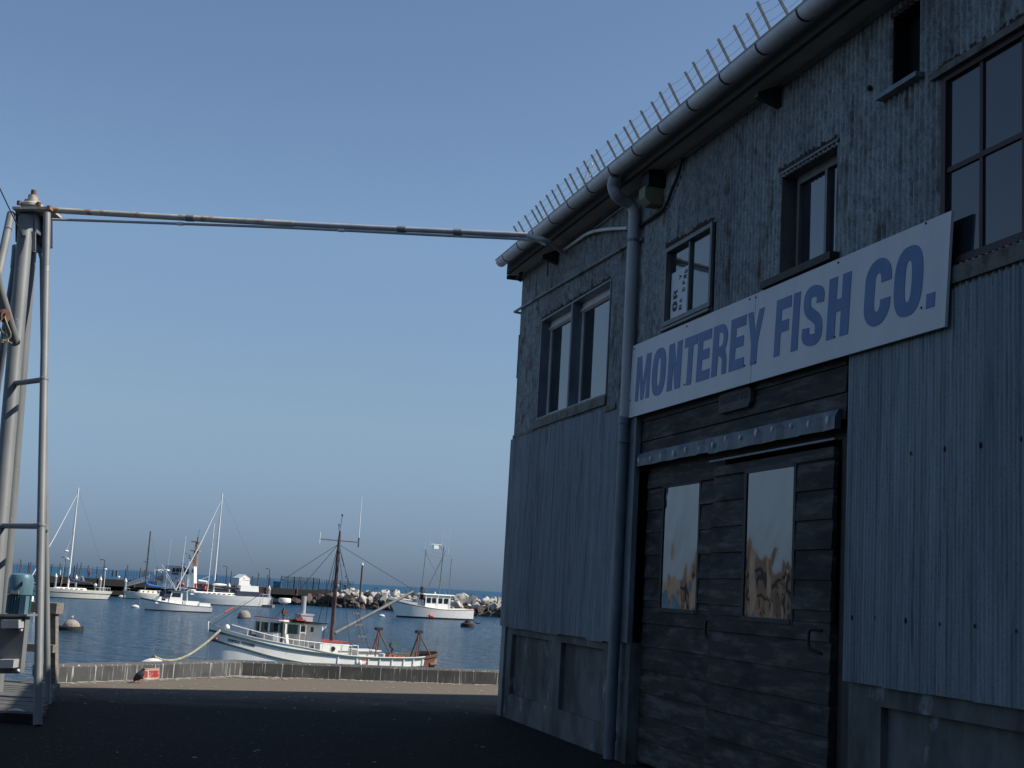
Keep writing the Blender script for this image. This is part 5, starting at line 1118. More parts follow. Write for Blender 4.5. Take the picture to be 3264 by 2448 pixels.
# 5 white trawler on the right
a, b = eqd(wpt(1493, 1975), wpt(1240, 1962), 239); b.y -= 4.5; a.y += 4; h_, L_ = hd(a, b); L = L_
r = boat('trawler', 'white fishing trawler with lattice mast in front of the rock breakwater', 'fishing boat', b, h_)
rows = [('z', -.5), ('z', .0), ('z', .28), ('f', .90), ('f', .96), ('o', .02)]
half, zt = hull(r, L, 4.2, 3.0, 1.75, 1.95, ['white_paint', 'boot', 'rust'], rows, [1, 1, 0, 2, 0], rake=1.9, tw=.75, stern_rake=-.1)
wh = lp('wheelhouse', 'white_paint', r, lambda m: cabin(m, L*.40, L*.70, 1.35, 1.3, 1.5, 4.1, .15, 0)); lp('wheelhouse_roof', 'clean_white', r, lambda m: cabin(m, L*.37, L*.74, 1.55, 1.5, 4.1, 4.25))
for s in (-1, 1):
    for x0_, x1_ in ((.42, .47), (.485, .53), (.56, .61), (.63, .68)): lp('side_window', 'boat_glass', wh, lambda m: m.box((L*x0_, s*1.36-.02, 2.7), (L*x1_, s*1.36+.0, 3.6)))
    for x0_ in (.40, .55, .70): lp('stanchion', 'clean_white', r, lambda m: m.tube([V(L*x0_, s*1.5, 1.8), V(L*x0_, s*1.5, 4.1)], .05, 6))
lp('fore_window', 'boat_glass', wh, lambda m: m.add([V(L*.402, -1.2, 2.7), V(L*.402, 1.2, 2.7), V(L*.408, 1.15, 3.6), V(L*.408, -1.15, 3.6)], [(0, 1, 2, 3)]))
lp('fore_house', 'ship_hull', r, lambda m: cabin(m, L*.28, L*.40, 1.2, 1.1, 1.9, 3.2, .3, 0)); lp('bow_bulwark', 'white_paint', r, lambda m: [m.quad(V(L*x, -half(x)*.97, zt(x)), V(L*(x+.03), -half(x+.03)*.97, zt(x+.03)), V(L*(x+.03), -half(x+.03)*.99, zt(x+.03)+.4), V(L*x, -half(x)*.99, zt(x)+.4)) for x in [i*.03 for i in range(10)]])
def P_(x, z, y=0): return V(L*x, y, z)
for nm_, p0, p1, r_ in (('mast', (.61, 4.2), (.63, 12.6), .09), ('mast', (.39, 3.5), (.415, 11.9), .07), ('mast', (.73, 3.5), (.735, 10.6), .06)):
    lp(nm_, 'grey_steel', r, lambda m: m.tube([P_(*p0), P_(*p1)], r_, 7))
for p0, p1 in (((.44, 4.2), (.64, 11.0)), ((.42, 11.2), (.70, 4.2)), ((.43, 4.2), (.66, 12.0)), ((.45, 11.0), (.63, 10.6)), ((.36, 11.8), (.45, 11.3)), ((.5, 11.6), (.72, 11.0)), ((.55, 13.2), (.62, 12.0))): lp('lattice_bar', 'grey_steel', r, lambda m: m.tube([P_(*p0), P_(*p1)], .045, 5))
for x, z0_, z1_ in ((.40, 12.0, 13.4), (.45, 12.0, 15.4), (.61, 12.4, 15.6), (.69, 11.0, 16.4), (.65, 12, 14.6)): lp('whip_antenna', 'mast_white', r, lambda m: m.tube([P_(x, z0_), P_(x+.003, z1_)], .022, 4))
lp('radar', 'clean_white', r, lambda m: (m.box((L*.50, -.25, 12.1), (L*.56, .25, 12.7)), m.beam(P_(.47, 12.9), P_(.60, 12.9), .1, .08))); lp('hauler', 'dark', r, lambda m: m.box((L*.38, -.4, 3.2), (L*.40, .1, 5.4)))
lp('aft_rail', 'rust', r, lambda m: m.tube([P_(.72, 2.35, -1.6), P_(.85, 2.1, -1.7), P_(.95, 2.0, -1.5)], .05, 5)); lp('stern_float', 'pinkred', r, lambda m: m.ball((L*1.01, -.5, 1.7), .32, 10, sc=(1, 1, 1.3)))
for dx in (0, .035): lp('red_fender', 'pinkred', r, lambda m: m.ball((L*(.44+dx), -2.15, .45+(-.1 if dx else .1)), .27, 10))
lp('bow_pole', 'white_paint', r, lambda m: m.tube([P_(.02, 3.3), P_(.35, 2.9)], .05, 6))
# 6 grey-topped cabin cruiser before the pier
a, b = eqd(wpt(398, 1890), wpt(334, 1888), 288); h_, L_ = hd(a, b); L = L_
r = boat('cabin_cruiser', 'small cabin cruiser with blue grey hull and white top, between two sailboats', 'motor boat', b, h_)
rows = [('z', -.4), ('z', .0), ('z', .1), ('f', .5), ('f', .56), ('f', 1.0)]; hull(r, L, 1.6, 1.35, 1.1, 1.0, ['bluehull', 'boot', 'ship_grey'], rows, [1, 1, 0, 2, 0], rake=.5)
ca = lp('cabin', 'clean_white', r, lambda m: cabin(m, L*.25, L*.95, .65, .6, 1.0, 2.35, .5, .1)); lp('hardtop', 'clean_white', r, lambda m: cabin(m, L*.22, L*1.0, .75, .7, 2.35, 2.47))
for s in (-1, 1): lp('side_window', 'boat_glass', ca, lambda m: m.box((L*.62, s*.66-.03, 1.5), (L*.85, s*.66+.0, 2.2)))
lp('windshield', 'boat_glass', ca, lambda m: m.add([V(L*.29, -.67, 1.5), V(L*.55, -.67, 1.5), V(L*.55, -.65, 2.25), V(L*.38, -.65, 2.25)], [(0, 1, 2, 3)]))
lp('radar_dome', 'clean_white', r, lambda m: (m.tube([V(L*.62, 0, 2.4), V(L*.62, 0, 3.6)], .05, 6), m.ball((L*.62, 0, 3.8), .3, 10, sc=(1, 1, .8)))); lp('liferaft', 'clean_white', r, lambda m: m.tube([V(L*.7, -.3, 2.65), V(L*.9, -.3, 2.65)], .2, 10)); lp('life_ring', 'pinkred', r, lambda m: m.box((L*.57, -.75, 1.2), (L*.62, -.66, 1.7)))
# 7 white boat behind the motor at the far left
a, b = eqd(wpt(118, 1922), wpt(-70, 1918), 150); h_, L_ = hd(a, b); L = L_
r = boat('white_motorboat', 'white motorboat with red gear under its canopy, behind the blue motor', 'motor boat', b, h_)
rows = [('z', -.4), ('z', .0), ('z', .1), ('f', 1.0)]; hull(r, L, 2.3, 1.5, 1.2, 1.0, ['clean_white', 'boot'], rows, [1, 1, 0], rake=.8)
ca = lp('cabin', 'clean_white', r, lambda m: cabin(m, L*.2, L*.66, .95, .9, 1.1, 1.9, .5, 0)); lp('canopy', 'clean_white', r, lambda m: cabin(m, L*.30, L*.60, 1.0, .95, 3.0, 3.1)); 
for x in (.31, .58): lp('canopy_post', 'zinc', r, lambda m: m.tube([V(L*x, -.9, 1.8), V(L*x, -.9, 3.0)], .03, 5))
lp('red_gear', 'orange', r, lambda m: cabin(m, L*.36, L*.57, .7, .6, 1.9, 2.65, .2, .1)); lp('canopy_window', 'boat_glass', r, lambda m: m.box((L*.33, -.5, 2.65), (L*.58, .5, 2.98)))
lp('outboard', 'clean_white', r, lambda m: m.box((L*.86, -.3, .9), (L*.92, .3, 1.9))); 

# ================================================================== PATROL SHIP
ps = V((560-1632)/4300*262, 262, WZ)
a, b = eqd(wpt(860, 1905), wpt(520, 1900), 268)
r = boat('patrol_ship', 'white patrol ship with grey hull and tall orange mast behind the sailboats', 'ship', b, 0.0)
L = (a-b).length; S_ = 4300/268.0
def sx(px_): return ((px_-1632)/4300*268)-b.x
def sz(px_, py_): return aty(px_, py_, 268).z-WZ
rows = [('z', -.5), ('z', .0), ('z', .3), ('f', 1.0), ('o', .05)]; hull(r, L, 4.6, 3.3, 2.2, 1.9, ['ship_hull', 'boot'], rows, [1, 1, 0, 0], rake=2, tw=.85, deckmat='ship_hull')
def X(p): return sx(p)
zb_ = 2.2; zl = sz(620, 1868); zu = sz(620, 1806)
dh = lp('deckhouse', 'ship_grey', r, lambda m: cabin(m, X(577), X(655), 1.7, 1.6, zb_, sz(620, 1832), .1, .1))
br = lp('bridge', 'ship_grey', r, lambda m: (cabin(m, X(585), X(638), 1.6, 1.7, sz(620, 1832), sz(610, 1808), -.2, 0), cabin(m, X(583), X(642), 1.8, 1.8, sz(610, 1808), sz(610, 1806))))
for i in range(4):
    x = 604+i*11.8; lp('bridge_window', 'boat_glass', br, lambda m: m.box((X(x), -1.74, sz(x, 1826)), (X(x+9), -1.6, sz(x, 1814))))
ah = lp('after_house', 'clean_white', r, lambda m: cabin(m, X(640), X(675), 1.3, 1.3, zb_, sz(660, 1808), 0, .4))
for x in (642, 650, 665): lp('house_window', 'boat_glass', ah, lambda m: m.box((X(x), -1.34, sz(x, 1828)), (X(x+4), -1.2, sz(x, 1816))))
lp('house_door', 'dark', ah, lambda m: m.box((X(645), -1.36, sz(650, 1848)), (X(654), -1.28, sz(650, 1826)))); lp('name_board', 'dark', dh, lambda m: m.box((X(603), -1.75, sz(612, 1834)), (X(624), -1.66, sz(612, 1830))))
for x in (606, 616): lp('porthole', 'dark', dh, lambda m: m.box((X(x), -1.74, sz(x, 1855 if x < 610 else 1848)), (X(x+3), -1.66, sz(x, 1851 if x < 610 else 1844))))
lp('deck_locker', 'cloth_r', r, lambda m: m.box((X(622), -1.9, zb_), (X(633), -1.75, sz(627, 1858)))); lp('life_ring', 'pinkred', r, lambda m: m.ball((X(641), -1.9, sz(641, 1866)), .32, 10))
mt_ = lp('mast', 'buff', r, lambda m: [m.tube([V(X(665)+sx_*.45, sy_*.45, sz(665, 1808)), V(X(667)+sx_*.12, sy_*.12, sz(668, 1727))], .10, 5) for sx_ in (-1, 1) for sy_ in (-1, 1)]+[m.beam(V(X(665)+q_*(.42-.028*i), -.4+.03*i, sz(665, 1808)+.45*i), V(X(665)-q_*(.38-.028*i), -.4+.03*i, sz(665, 1808)+.45*(i+1)), .12, .1) for i in range(10) for q_ in (1, -1)])
lp('platform', 'buff', mt_, lambda m: m.box((X(650), -.8, sz(665, 1760)), (X(679), .8, sz(665, 1757)))); lp('platform', 'buff', mt_, lambda m: m.box((X(651), -.7, sz(665, 1731)), (X(677), .7, sz(665, 1728))))
lp('mast_top', 'dark', mt_, lambda m: (m.tube([V(X(668), 0, sz(668, 1727)), V(X(668), 0, sz(668, 1714))], .1, 6), m.tube([V(X(668), 0, sz(668, 1714)), V(X(671), 0, sz(671, 1690))], .03, 5)))
lp('radar_mast', 'ship_grey', r, lambda m: (m.tube([V(X(646), 0, sz(646, 1806)), V(X(647), 0, sz(647, 1790))], .12, 8), m.ball((X(648), 0, sz(648, 1783)), .3, 10), m.ball((X(647), 0, sz(647, 1774)), .22, 8), m.box((X(632), -.1, sz(635, 1769)), (X(640), .1, sz(635, 1766)))))
for x in range(576, 640, 10): lp('rail_post', 'ship_grey', r, lambda m: m.tube([V(X(x), -1.9, zb_), V(X(x), -1.9, zb_+1.0)], .03, 5))
lp('work_boat', 'clean_white', r, lambda m: (m.tube([V(X(685), -.6, sz(690, 1856)), V(X(712), -.6, sz(712, 1860))], .35, 8), m.tube([V(X(690), .5, sz(690, 1850)), V(X(712), .5, sz(712, 1840)), V(X(712), .5, sz(712, 1860))], .05, 5)))
lp('aft_gear', 'cloth_r', r, lambda m: (m.box((X(660), -1, zb_), (X(676), .5, sz(668, 1862))), m.box((X(694), -1, zb_), (X(708), .5, sz(700, 1870)))))

# ================================================================== PIER
PA, PB = V(-128, 236, 0), V(-35.5, 303, 0); pd = (PB-PA).normalized(); pn = V(-pd.y, pd.x, 0); DZ = -.35; PL = (PB-PA).length
def pp(t, o, z): return PA+pd*t+pn*o+V(0, 0, z)
def onpier(x, y=None, o=3.0):
    r = ray(x, 1850); c = pp(0, o, 0); t = (c.x*pn.x+c.y*pn.y)/(r.x*pn.x+r.y*pn.y); p = V(r.x*t, r.y*t, 0); return (p-c).dot(pd), p.y
pr = thing('pier', 'long dark timber pier across the harbour mouth behind the boats', 'pier', tuple(PA))
def pbox(m, t0, t1, o0, o1, z0, z1): return m.box((t0, o0, z0), (t1, o1, z1), fn=pp)
m = MB(); pbox(m, -10, PL, 0, 9, DZ-.55, DZ); m.build('deck', 'pier_wood', pr)
m = MB(); pbox(m, -10, PL, -.3, -.01, DZ-1.3, DZ-.1); m.build('fender_beam', 'pier_wood', pr); m = MB(); pbox(m, -10, PL, -.25, -.05, WZ+.35, WZ+1.15); m.build('low_beam', 'pier_wood', pr)
m = MB(); pbox(m, -10, PL, 5, 5.2, WZ-1, DZ-.56); m.build('back_planking', 'pier_wood', pr)
i = 0; t = -8
while t < PL:
    m = MB(); m.tube([pp(t, .35, WZ-1), pp(t, .35, DZ-.56)], .2, 7); m.build('pile', 'pier_wood', pr)
    if i % 2 == 0: m = MB(); m.tube([pp(t+1, 3.2, WZ-1), pp(t+1, 3.2, DZ-.56)], .2, 6); m.build('pile', 'pier_wood', pr)
    t += 2.6; i += 1
t = -6
while t < PL: m = MB(); pbox(m, t-.12, t+.12, -.55, -.31, DZ-1.4, DZ+.45); m.build('fender_post', 'post_wood', pr); t += 7.3
# mesh fence along the far side in two stretches plus the tall enclosure
def fence_run(xa, xb, o, h, label, step=.42, thick=.05, post=3.0, wave=0):
    t0, t1 = onpier(xa, o=o)[0], onpier(xb, o=o)[0]; f = thing('mesh_fence', label, 'fence', tuple(pp(t0, o, DZ)), 0, 'mesh fences on the pier')
    m = MB(); t = t0
    while t < t1: m.beam(pp(t, o, DZ), pp(t, o, DZ+h), thick, thick); t += step
    pbox(m, t0, t1, o-.03, o+.03, DZ+h-.04, DZ+h); pbox(m, t0, t1, o-.03, o+.03, DZ+h*.5, DZ+h*.5+.04); o_ = m.build('mesh', 'fence', f)
    t = t0
    while t <= t1+.01: m = MB(); m.beam(pp(t, o+.1, DZ), pp(t, o+.1, DZ+h+.15), .12, .12); m.build('post', 'fence', f); t += post
    return f
fence_run(10, 345, 7.5, 2.2, 'thin see-through mesh fence on the far left part of the pier', .8, .035, 4.6)
fence_run(398, 585, 7.5, 2.1, 'mesh fence on the pier behind the blue-covered sailboat', .6, .05, 4)
fence_run(690, 895, 7.5, 2.1, 'thin mesh fence on the pier around the white shed', .8, .04, 4.2)
fence_run(897, 1018, 6.0, 2.6, 'tall dark mesh enclosure on the pier left of the fishing boat mast', .30, .09, 1.6)
fence_run(1019, 1130, 6.0, 2.3, 'tall mesh enclosure at the pier end beside the rocks', .42, .07, 1.8)
# lamp posts
def lamp(px_, topy, label, mt='dark', arm=-1, o=6.8):
    t, Y = onpier(px_, o=o); base = pp(t, o, DZ); top = aty(px_, topy, base.y).z
    r = thing('lamp_post', label, 'street lamp', tuple(base), 0, 'lamp posts along the pier')
    m = MB(); m.tube([base, V(base.x, base.y, top)], [.09, .06], 7); m.build('pole', mt, r)
    m = MB(); m.tube([V(base.x, base.y, top), V(base.x+arm*.4, base.y, top+.05)], .05, 6); m.box((base.x+arm*.9, base.y-.15, top), (base.x+arm*.35, base.y+.15, top+.12)); m.build('lamp_head', mt, r)
lamp(28, 1743, 'white lamp post at the far left of the pier', 'mast_white')
lamp(202, 1777, 'dark lamp post left of the first sailboat mast'); lamp(327, 1785, 'dark lamp post between the first sailboat and the cabin cruiser')
lamp(466, 1792, 'dark lamp post beside the dark sailboat mast'); lamp(585, 1799, 'dark lamp post just left of the patrol ship bridge'); lamp(720, 1806, 'dark lamp post right of the patrol ship, left of the white shed'); lamp(857, 1814, 'dark lamp post left of the blue container')
# slim brown guide posts
for px_, ty, w_ in ((60, 1783, 'far left of the pier'), (93, 1790, 'left of the grey frame legs'), (187, 1794, 'left of the first tall mast'), (241, 1795, 'right of the first tall mast'), (250, 1793, 'leaning beside its twin right of the first tall mast'), (277, 1801, 'by the person in red'), (331, 1803, 'touching the lamp beside the cruiser'), (403, 1801, 'right of the cabin cruiser'), (445, 1810, 'left of the dark mast'), (498, 1808, 'right of the dark mast'), (530, 1813, 'left of the lobster boat antennas'), (736, 1820, 'against the white shed left wall'), (823, 1825, 'right of the white shed'), (852, 1832, 'at the lamp by the blue container'), (955, 1838, 'inside the tall mesh enclosure')):
    t, Y = onpier(px_, o=1.0); b_ = pp(t, 1.0, DZ); tz = aty(px_, ty, b_.y).z; m = MB(); m.tube([b_, V(b_.x+(.25 if px_ == 250 else 0), b_.y, tz)], .10, 6)
    o = m.build('guide_post', 'post_wood'); tag(o, 'slim brown pier post, '+w_, 'post', 'brown posts on the pier')
# white capped marina piles
for px_, ty, by, w_ in ((174, 1827, 1880, 'left of the first tall mast'), (239, 1832, 1880, 'right of the first tall mast'), (317, 1837, 1885, 'at the stern of the first sailboat'), (397, 1842, 1890, 'right of the cabin cruiser'), (728, 1858, 1895, 'just left of the white shed'), (794, 1862, 1897, 'just right of the white shed'), (855, 1866, 1917, 'standing tallest at the floating dock')):
    dep = 262 if px_ != 855 else 255; b_ = V((px_-1632)/4300*dep, dep, WZ); b_ = V(aty(px_, by, dep).x, dep, WZ-.5); top = aty(px_, ty, dep).z
    r = thing('capped_pile', 'grey pile with white pointed cap, '+w_, 'pile', tuple(b_), 0, 'white capped piles at the floating docks')
    m = MB(); m.tube([b_, V(b_.x, b_.y, top-.7)], .24 if px_ != 855 else .27, 10); m.build('sleeve', 'pile_grey', r); m = MB(); m.lathe([(.3, 0), (.3, .12), (0, .75)], 12, (b_.x, b_.y, top-.7)); m.build('cap', 'clean_white', r)
t, Y = onpier(1149, o=-2); b_ = aty(1149, 1880, 290); m = MB(); tz = aty(1156, 1802, 290).z
mp = thing('marker_pile', 'tall lone pile with a white top standing at the pier end among the rocks', 'pile', (b_.x, 290, -1)); m.tube([V(b_.x, 290, -1.5), V(b_.x+.05, 290, tz)], [.24, .2], 9); m.build('pile', 'post_wood', mp); m = MB(); m.lathe([(.22, 0), (.22, .25), (0, .6)], 10, (b_.x+.05, 290, tz)); m.build('cap', 'clean_white', mp)
# shed
t0, Y0 = onpier(737, o=1.5); t1, _ = onpier(792, o=1.5); p0 = pp(t0, 1.5, DZ); dep = p0.y; xa, xm, xb = [aty(x, 1866, dep).x for x in (736, 761, 790)]; ze, zr = aty(736, 1842, dep).z, aty(776, 1833, dep).z
sh = thing('white_shed', 'small white gabled shed standing on the pier', 'shed', (xa, dep, DZ))
m = MB(); f0, f1, f2 = V(xm, dep, 0), V(xb, dep+1.9, 0), V(xa, dep+1.6, 0); f3 = f2+(f1-f0); Z = lambda p, z: V(p.x, p.y, z); mid = (f0+f1)/2; midb = (f2+f3)/2
m.add([Z(f0, DZ), Z(f1, DZ), Z(f1, ze), Z(mid, zr), Z(f0, ze), Z(f2, DZ), Z(f3, DZ), Z(f3, ze), Z(midb, zr), Z(f2, ze)], [(0, 1, 2, 3, 4), (5, 0, 4, 9), (6, 5, 9, 8, 7), (1, 6, 7, 2)]); m.build('walls', 'clean_white', sh)
m = MB(); 
for A0, A1 in ((f0, f2), (f1, f3)):
    e_ = (A0-mid)*.1; m.add([Z(A0+e_, ze+.0), Z(A1+e_, ze+.0), Z(midb, zr+.06), Z(mid, zr+.06), Z(A0+e_, ze+.1), Z(A1+e_, ze+.1), Z(midb, zr+.16), Z(mid, zr+.16)], [(3, 2, 1, 0), (4, 5, 6, 7), (0, 1, 5, 4), (0, 4, 7, 3), (1, 2, 6, 5)])
m.build('roof', 'ship_grey', sh)
m = MB(); m.box((mid.x-.15, dep+.1, zr-.75), (mid.x+.1, dep+.17, zr-.6)); m.build('vent', 'dark', sh)
# container, boards, signs, dock, gangway
def pb3(nm, lab, cat, x0, y0, x1, y1, o, th, mt):
    t, Y = onpier((x0+x1)/2, o=o); Y = pp(t, o, 0).y; a_, b_ = aty(x0, y1, Y), aty(x1, y0, Y); m = MB(); m.box((a_.x, Y, a_.z), (b_.x, Y+th, b_.z)); ob = m.build(nm, mt); return tag(ob, lab, cat)
ct = thing('waste_container', 'blue waste container on the pier left of the tall mesh enclosure', 'container', (0, 0, 0)); t, Y = onpier(884, o=3); Y = pp(t, 3, 0).y; a_, b_ = aty(870, 1873, Y), aty(896, 1852, Y)
m = MB(); m.box((a_.x, Y, a_.z), (b_.x, Y+1.5, b_.z-.3)); m.build('body', 'container', ct); m = MB(); m.prism([(Y-.1, b_.z-.28), (Y+1.6, b_.z-.28), (Y+1.6, b_.z-.1), (Y+.8, b_.z+.1), (Y-.1, b_.z-.1)], lambda y, z, t_: V(t_, y, z), a_.x-.1, b_.x+.1); m.build('lid', 'container', ct)
ct.location = (0, 0, 0)
pb3('barrier_board', 'pale and rusty timber panel along the pier end behind the mast', 'panel', 1011, 1880, 1057, 1891, -.7, .15, 'timber'); pb3('barrier_board', 'rust-stained timber panel right of the mast at the pier end', 'panel', 1057.5, 1883, 1116, 1895, -.7, .15, 'post_wood')
pb3('notice_board', 'long cream and orange notice board on the pier beside the lamp', 'sign', 304, 1831, 323, 1836, 0.5, .1, 'sign_cream'); pb3('white_board', 'upright white board on the pier at the lamp by the cruiser', 'sign', 329, 1819, 336, 1838, .3, .1, 'ship_grey'); pb3('utility_box', 'small white box on the pier left of the first tall mast', 'box', 188, 1817, 193, 1832, .5, .4, 'ship_grey')
for x in (355, 367): pb3('steel_drum', 'dark grey drum on the pier above the cabin cruiser, '+('left' if x == 355 else 'right')+' of two', 'drum', x, 1819, x+8, 1838, 1.5, .6, 'trim')
fd = thing('floating_dock', 'small floating dock with rails around the tallest capped pile', 'dock', (0, 0, 0)); a_ = aty(840, 1914, 254); b_ = aty(872, 1914, 254)
m = MB(); m.box((a_.x, 253, WZ-.1), (b_.x, 256, WZ+.45)); m.build('float', 'timber', fd)
for x0_, x1_ in ((a_.x, a_.x+1.2), (a_.x+1.6, b_.x)): m = MB(); m.box((x0_, 253, WZ+.45), (x0_+.05, 253.05, WZ+1.9)); m.box((x1_-.05, 253, WZ+.45), (x1_, 253.05, WZ+1.9)); m.box((x0_+.051, 253, WZ+1.85), (x1_-.051, 253.05, WZ+1.9)); m.build('rail', 'zinc', fd)
gw = thing('gangway', 'sloping aluminium gangway with truss sides down from the pier', 'gangway', (0, 0, 0)); Yg = 268
def gp2(x, y, o=0): return aty(x, y, Yg)+V(0, o, 0)
for o_ in (0, 1.2):
    m = MB()
    m.beam(gp2(405, 1868, o_), gp2(470, 1852, o_), .12, .12); m.beam(gp2(405, 1858, o_), gp2(470, 1837, o_), .1, .1)
    for i in range(8): xa_ = 405+i*8.1; ya_ = 1868-i*2.0; yb_ = 1858-i*2.6; m.tube([gp2(xa_, ya_, o_), gp2(xa_, yb_, o_)], .04, 5); m.tube([gp2(xa_, ya_, o_), gp2(xa_+8.1, yb_-2.6, o_)], .03, 5)
    m.build('truss', 'zinc', gw)
m = MB(); q4 = [gp2(405, 1868), gp2(470, 1852), gp2(470, 1852, 1.2), gp2(405, 1868, 1.2)]; m.add(q4+[p-V(0, 0, .12) for p in q4], [(0, 1, 2, 3), (7, 6, 5, 4), (0, 4, 5, 1), (2, 6, 7, 3)]); m.build('walkway', 'trim', gw)
df = thing('gear_rack', 'pale steel rack and davit frame cluttered with gear behind the blue sail cover', 'rack', (0, 0, 0))
for pts_ in (((491, 1862), (492, 1816), (512, 1816), (517, 1822)), ((497, 1862), (500, 1840)), ((505, 1822), (516, 1832)), ((500, 1816), (517, 1830)), ((484, 1862), (480, 1840), (476, 1862)), ((470, 1862), (474, 1832)), ((500, 1855), (530, 1868)), ((512, 1830), (535, 1862))):
    m = MB(); m.tube([gp2(x, y, random.uniform(0, 1.5)) for x, y in pts_], .07, 5); m.build('bar', 'zinc', df)
m = MB(); m.ball(gp2(515, 1843), .85, 10, sc=(1.5, .8, .6)); m.build('covered_skiff', 'pile_grey', df); m = MB(); c = gp2(508, 1862); m.box((c.x-.5, Yg, c.z-.4), (c.x+.3, Yg+.6, c.z+.5)); m.build('white_box', 'clean_white', df)
m = MB(); c = gp2(501, 1862); m.box((c.x-3, Yg-.4, WZ), (c.x+2.6, Yg+3, WZ+.5)); m.build('float', 'pier_wood', df)
lw = thing('dock_ladder', 'small tilted grey boarding ladder and platform behind the first sailboat', 'ladder', (0, 0, 0))
for a1, b1 in (((250, 1852), (256, 1838)), ((256, 1838), (262, 1838)), ((246, 1854), (252, 1838)), ((262, 1838), (267, 1854))): m = MB(); m.beam(gp2(*a1), gp2(*b1), .12, .3); m.build('bar', 'zinc', lw)
# people on the pier
def person(px_, footy, label, cloth, o=2.0, pose=0):
    t, Y = onpier(px_, o=o); b_ = pp(t, o, DZ)
    me = bpy.data.meshes.new('person'); 
    J = [(0, 0, .95), (0, 0, 1.2), (0, 0, 1.45), (0, 0, 1.56), (0, .02, 1.70), (-.11, 0, .88), (-.13, .02, .5), (-.13, 0, .08), (-.13, -.12, .04), (.11, 0, .88), (.14, .0, .5), (.15, 0, .08), (.15, -.12, .04), (-.2, 0, 1.42), (-.27, .0, 1.15), (-.2, -.2, 1.0), (.2, 0, 1.42), (.28, 0, 1.15), (.22, -.2, 1.02)]
    Rr = [.15, .14, .16, .06, .11, .10, .07, .05, .045, .10, .07, .05, .045, .07, .05, .04, .07, .05, .04]
    E_ = [(0, 1), (1, 2), (2, 3), (3, 4), (0, 5), (5, 6), (6, 7), (7, 8), (0, 9), (9, 10), (10, 11), (11, 12), (2, 13), (13, 14), (14, 15), (2, 16), (16, 17), (17, 18)]
    me.from_pydata(J, E_, []); ob = bpy.data.objects.new('tmp', me); COL.objects.link(ob); md = ob.modifiers.new('s', 'SKIN'); ob.modifiers.new('u', 'SUBSURF').levels = 1
    for v, r_ in zip(me.skin_vertices[0].data, Rr): v.radius = (r_, r_*.8)
    me.skin_vertices[0].data[0].use_root = True
    dg = bpy.context.evaluated_depsgraph_get(); m2 = bpy.data.meshes.new_from_object(ob.evaluated_get(dg)); bpy.data.objects.remove(ob)
    m2.materials.append(MT[cloth]); m2.materials.append(MT['skin']); m2.materials.append(MT['cloth_d'])
    for f in m2.polygons:
        c = f.center; f.material_index = 1 if c.z > 1.54 or (abs(c.x) > .18 and c.z < 1.06 and c.z > .9) else (2 if c.z < .95 else 0); f.use_smooth = True
    o2 = bpy.data.objects.new('person', m2); COL.objects.link(o2); o2.location = b_; tag(o2, label, 'person')
    h_ = MB(); h_.ball((0, .03, 1.75), .115, 10, sc=(1, 1, .8)); hh_ = h_.build('hair', 'cloth_d', o2, world=False); return o2
person(282, 1838, 'person in a red jacket standing on the pier left of the lamp by the cruiser', 'cloth_r'); person(1078, 1882, 'person in light top standing at the pier end right of the fishing boat mast', 'cloth_l', .8); person(1102, 1884, 'person in dark clothes standing at the pier end nearest the rocks', 'cloth_d', .8)

# ================================================================== BREAKWATER
random.seed(21)
bases = []
for i in range(10):
    rr = random.Random(i); m = MB(); nlon, nlat = 7, 5; vs = [V(0, 0, 1)]; 
    planes = [(V(rr.gauss(0, 1), rr.gauss(0, 1), rr.gauss(0, 1)).normalized(), rr.uniform(.62, .92)) for _ in range(13)]
    import bmesh
    bm = bmesh.new(); bmesh.ops.create_icosphere(bm, subdivisions=3, radius=1.25)
    for v in bm.verts:
        for nrm, d_ in planes:
            e_ = v.co.dot(nrm)-d_
            if e_ > 0: v.co -= nrm*e_
    me = bpy.data.meshes.new('boulder'); bm.to_mesh(me); bm.free(); bases.append(me)
bw0, bw1 = V(-44, 297, 0), V(14, 283, 0)
cnt = 0
def rock(x, y, z, s, white):
    global cnt
    me = random.choice(bases)
    key = me.name+('w' if white else 'd')
    if key not in bpy.data.meshes or True:
        m2 = cache.get((me.name, white))
        if m2 is None: m2 = me.copy(); m2.name = 'boulder'; m2.materials.append(MT['rock_w' if white else 'rock_d']); cache[(me.name, white)] = m2
    o = bpy.data.objects.new('boulder', m2); COL.objects.link(o); o.location = (x, y, z); o.rotation_euler = (random.uniform(0, 6), random.uniform(0, 6), random.uniform(0, 6))
    o.scale = (s*random.uniform(.8, 1.25), s*random.uniform(.8, 1.2), s*random.uniform(.7, 1.05))
    tag(o, 'pale bird-whitened boulder in the upper part of the breakwater' if white else 'dark brown wet boulder low in the breakwater by the water', 'rock', 'white boulders of the breakwater' if white else 'dark boulders of the breakwater'); cnt += 1
cache = {}
Lb = (bw1-bw0).length; be = (bw1-bw0).normalized(); bn = V(-be.y, be.x, 0)
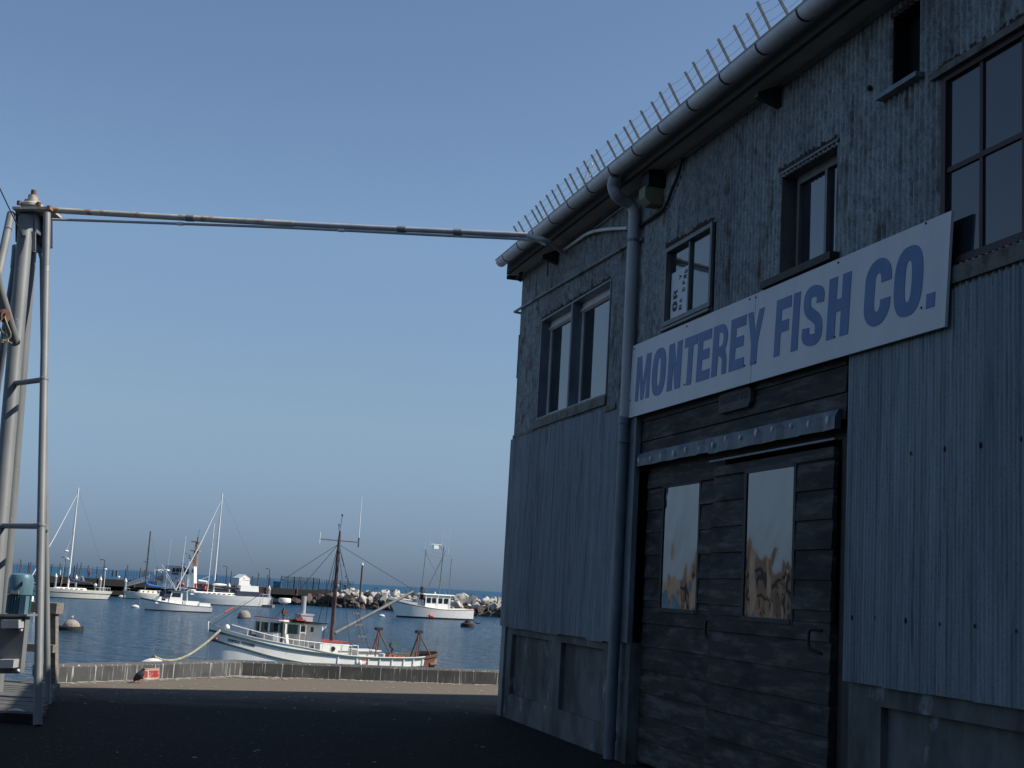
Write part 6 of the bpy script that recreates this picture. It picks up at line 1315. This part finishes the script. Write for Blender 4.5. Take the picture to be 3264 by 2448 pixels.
for lay, (z, o0, white, step, s0_) in enumerate(((WZ+.35, 0, False, 1.5, 1.05), (WZ+1.3, .9, False, 1.9, 1.0), (WZ+1.9, 1.7, True, 1.55, 1.0), (WZ+2.9, 2.9, True, 1.5, .95), (WZ+3.25, 4.6, True, 2.2, .95))):
    t = 0
    while t < Lb:
        p = bw0+be*t+bn*(o0+random.uniform(-.5, .5)); under = p.x < -38
        zz_ = z+random.uniform(-.25, .25)
        if p.x < -34.5: zz_ = min(zz_, WZ+1.6)
        wh_ = white if random.random() < .9 else not white
        if not (p.x < -34.5 and lay > 2): rock(p.x, p.y, zz_, s0_*random.choice((.6, .8, 1, 1.1, 1.35)), wh_ and p.x > -38)
        t += step*random.uniform(.7, 1.2)
m = MB(); m.prism([(-.3, WZ-1), (2.0, WZ+2.0), (6, WZ+2.4), (9, WZ-1)], lambda o, z, t: bw0+be*t+bn*o+V(0, 0, z), 7, Lb); tag(m.build('rubble_core', 'rock_d'), 'dark rubble showing between the boulders of the breakwater', 'rubble', kind='stuff')
# roosting birds on the crest
bm_ = MB(); bm_.tube([V(-.25, 0, .25), V(-.1, 0, .35), V(.05, 0, .6), V(.06, 0, .8), V(.16, 0, .86)], [.03, .12, .11, .05, .02], 7); base_b = None
random.seed(5)
for i in range(34):
    x = random.uniform(1290, 1598) if i > 8 else random.uniform(1150, 1290); dep = 291+random.uniform(0, 2)
    px_ = V((x-1632)/4300*dep, dep, WZ+3.75+random.uniform(-.1, .35))
    if base_b is None: base_b = bm_.build('roosting_cormorant', 'bird', None, world=False); o = base_b
    else: o = base_b.copy(); COL.objects.link(o)
    o.location = px_; o.rotation_euler = (0, 0, random.uniform(0, 6)); s = random.uniform(.6, .9); o.scale = (s, s, s); tag(o, 'small dark cormorant roosting on the crest of the breakwater', 'bird', 'cormorants roosting on the breakwater')

# ================================================================== what the panes mirror: shore to the left of the frame
random.seed(9)
for i, (x, y, w_, h_, mt, lb) in enumerate(((-62, 52, 13, 3.2, 'tan', 'tan wharf building with red roof'), (-78, 74, 15, 4.6, 'white_paint', 'pale wharf building with red roof'), (-92, 98, 16, 4.0, 'tan', 'farther tan wharf building'), (-104, 125, 18, 3.4, 'timber', 'grey timber wharf building'))):
    r = thing('wharf_building', lb+' on the shore outside the left of the picture', 'building', (x, y, WZ), RAD(35))
    lp('walls', mt, r, lambda m: m.box((-w_/2, -4, -1), (w_/2, 4, 3.7+h_)))
    lp('roof', 'redroof', r, lambda m: m.prism([(-4.6, 3.7+h_), (4.6, 3.7+h_), (0, 5.9+h_)], lambda y_, z, t: V(t, y_, z), -w_/2-.4, w_/2+.4))
    for j in range(5): lp('window', 'boat_glass', r, lambda m: m.box((-w_/2+1+j*w_/5, -4.05, 4.4), (-w_/2+2.4+j*w_/5, -4.001, 6)))
hm = MB(); 
for i in range(40):
    x0_, x1_ = -1800+i*45, -1755+i*45; f = lambda x: 18+26*math.sin(x*.004)+10*math.sin(x*.017)
    y_ = lambda x: 900-.45*abs(x+900)
    hm.quad(V(x0_, 1100+.3*(x0_+1000), WZ-1), V(x1_, 1100+.3*(x1_+1000), WZ-1), V(x1_, 1250+.3*(x1_+1000), max(2, f(x1_)*(1 if x1_ < -650 else .1))), V(x0_, 1250+.3*(x0_+1000), max(2, f(x0_)*(1 if x0_ < -650 else .1)))) if x1_ < -650 else None
tag(hm.build('hills', 'tan'), kind='structure')
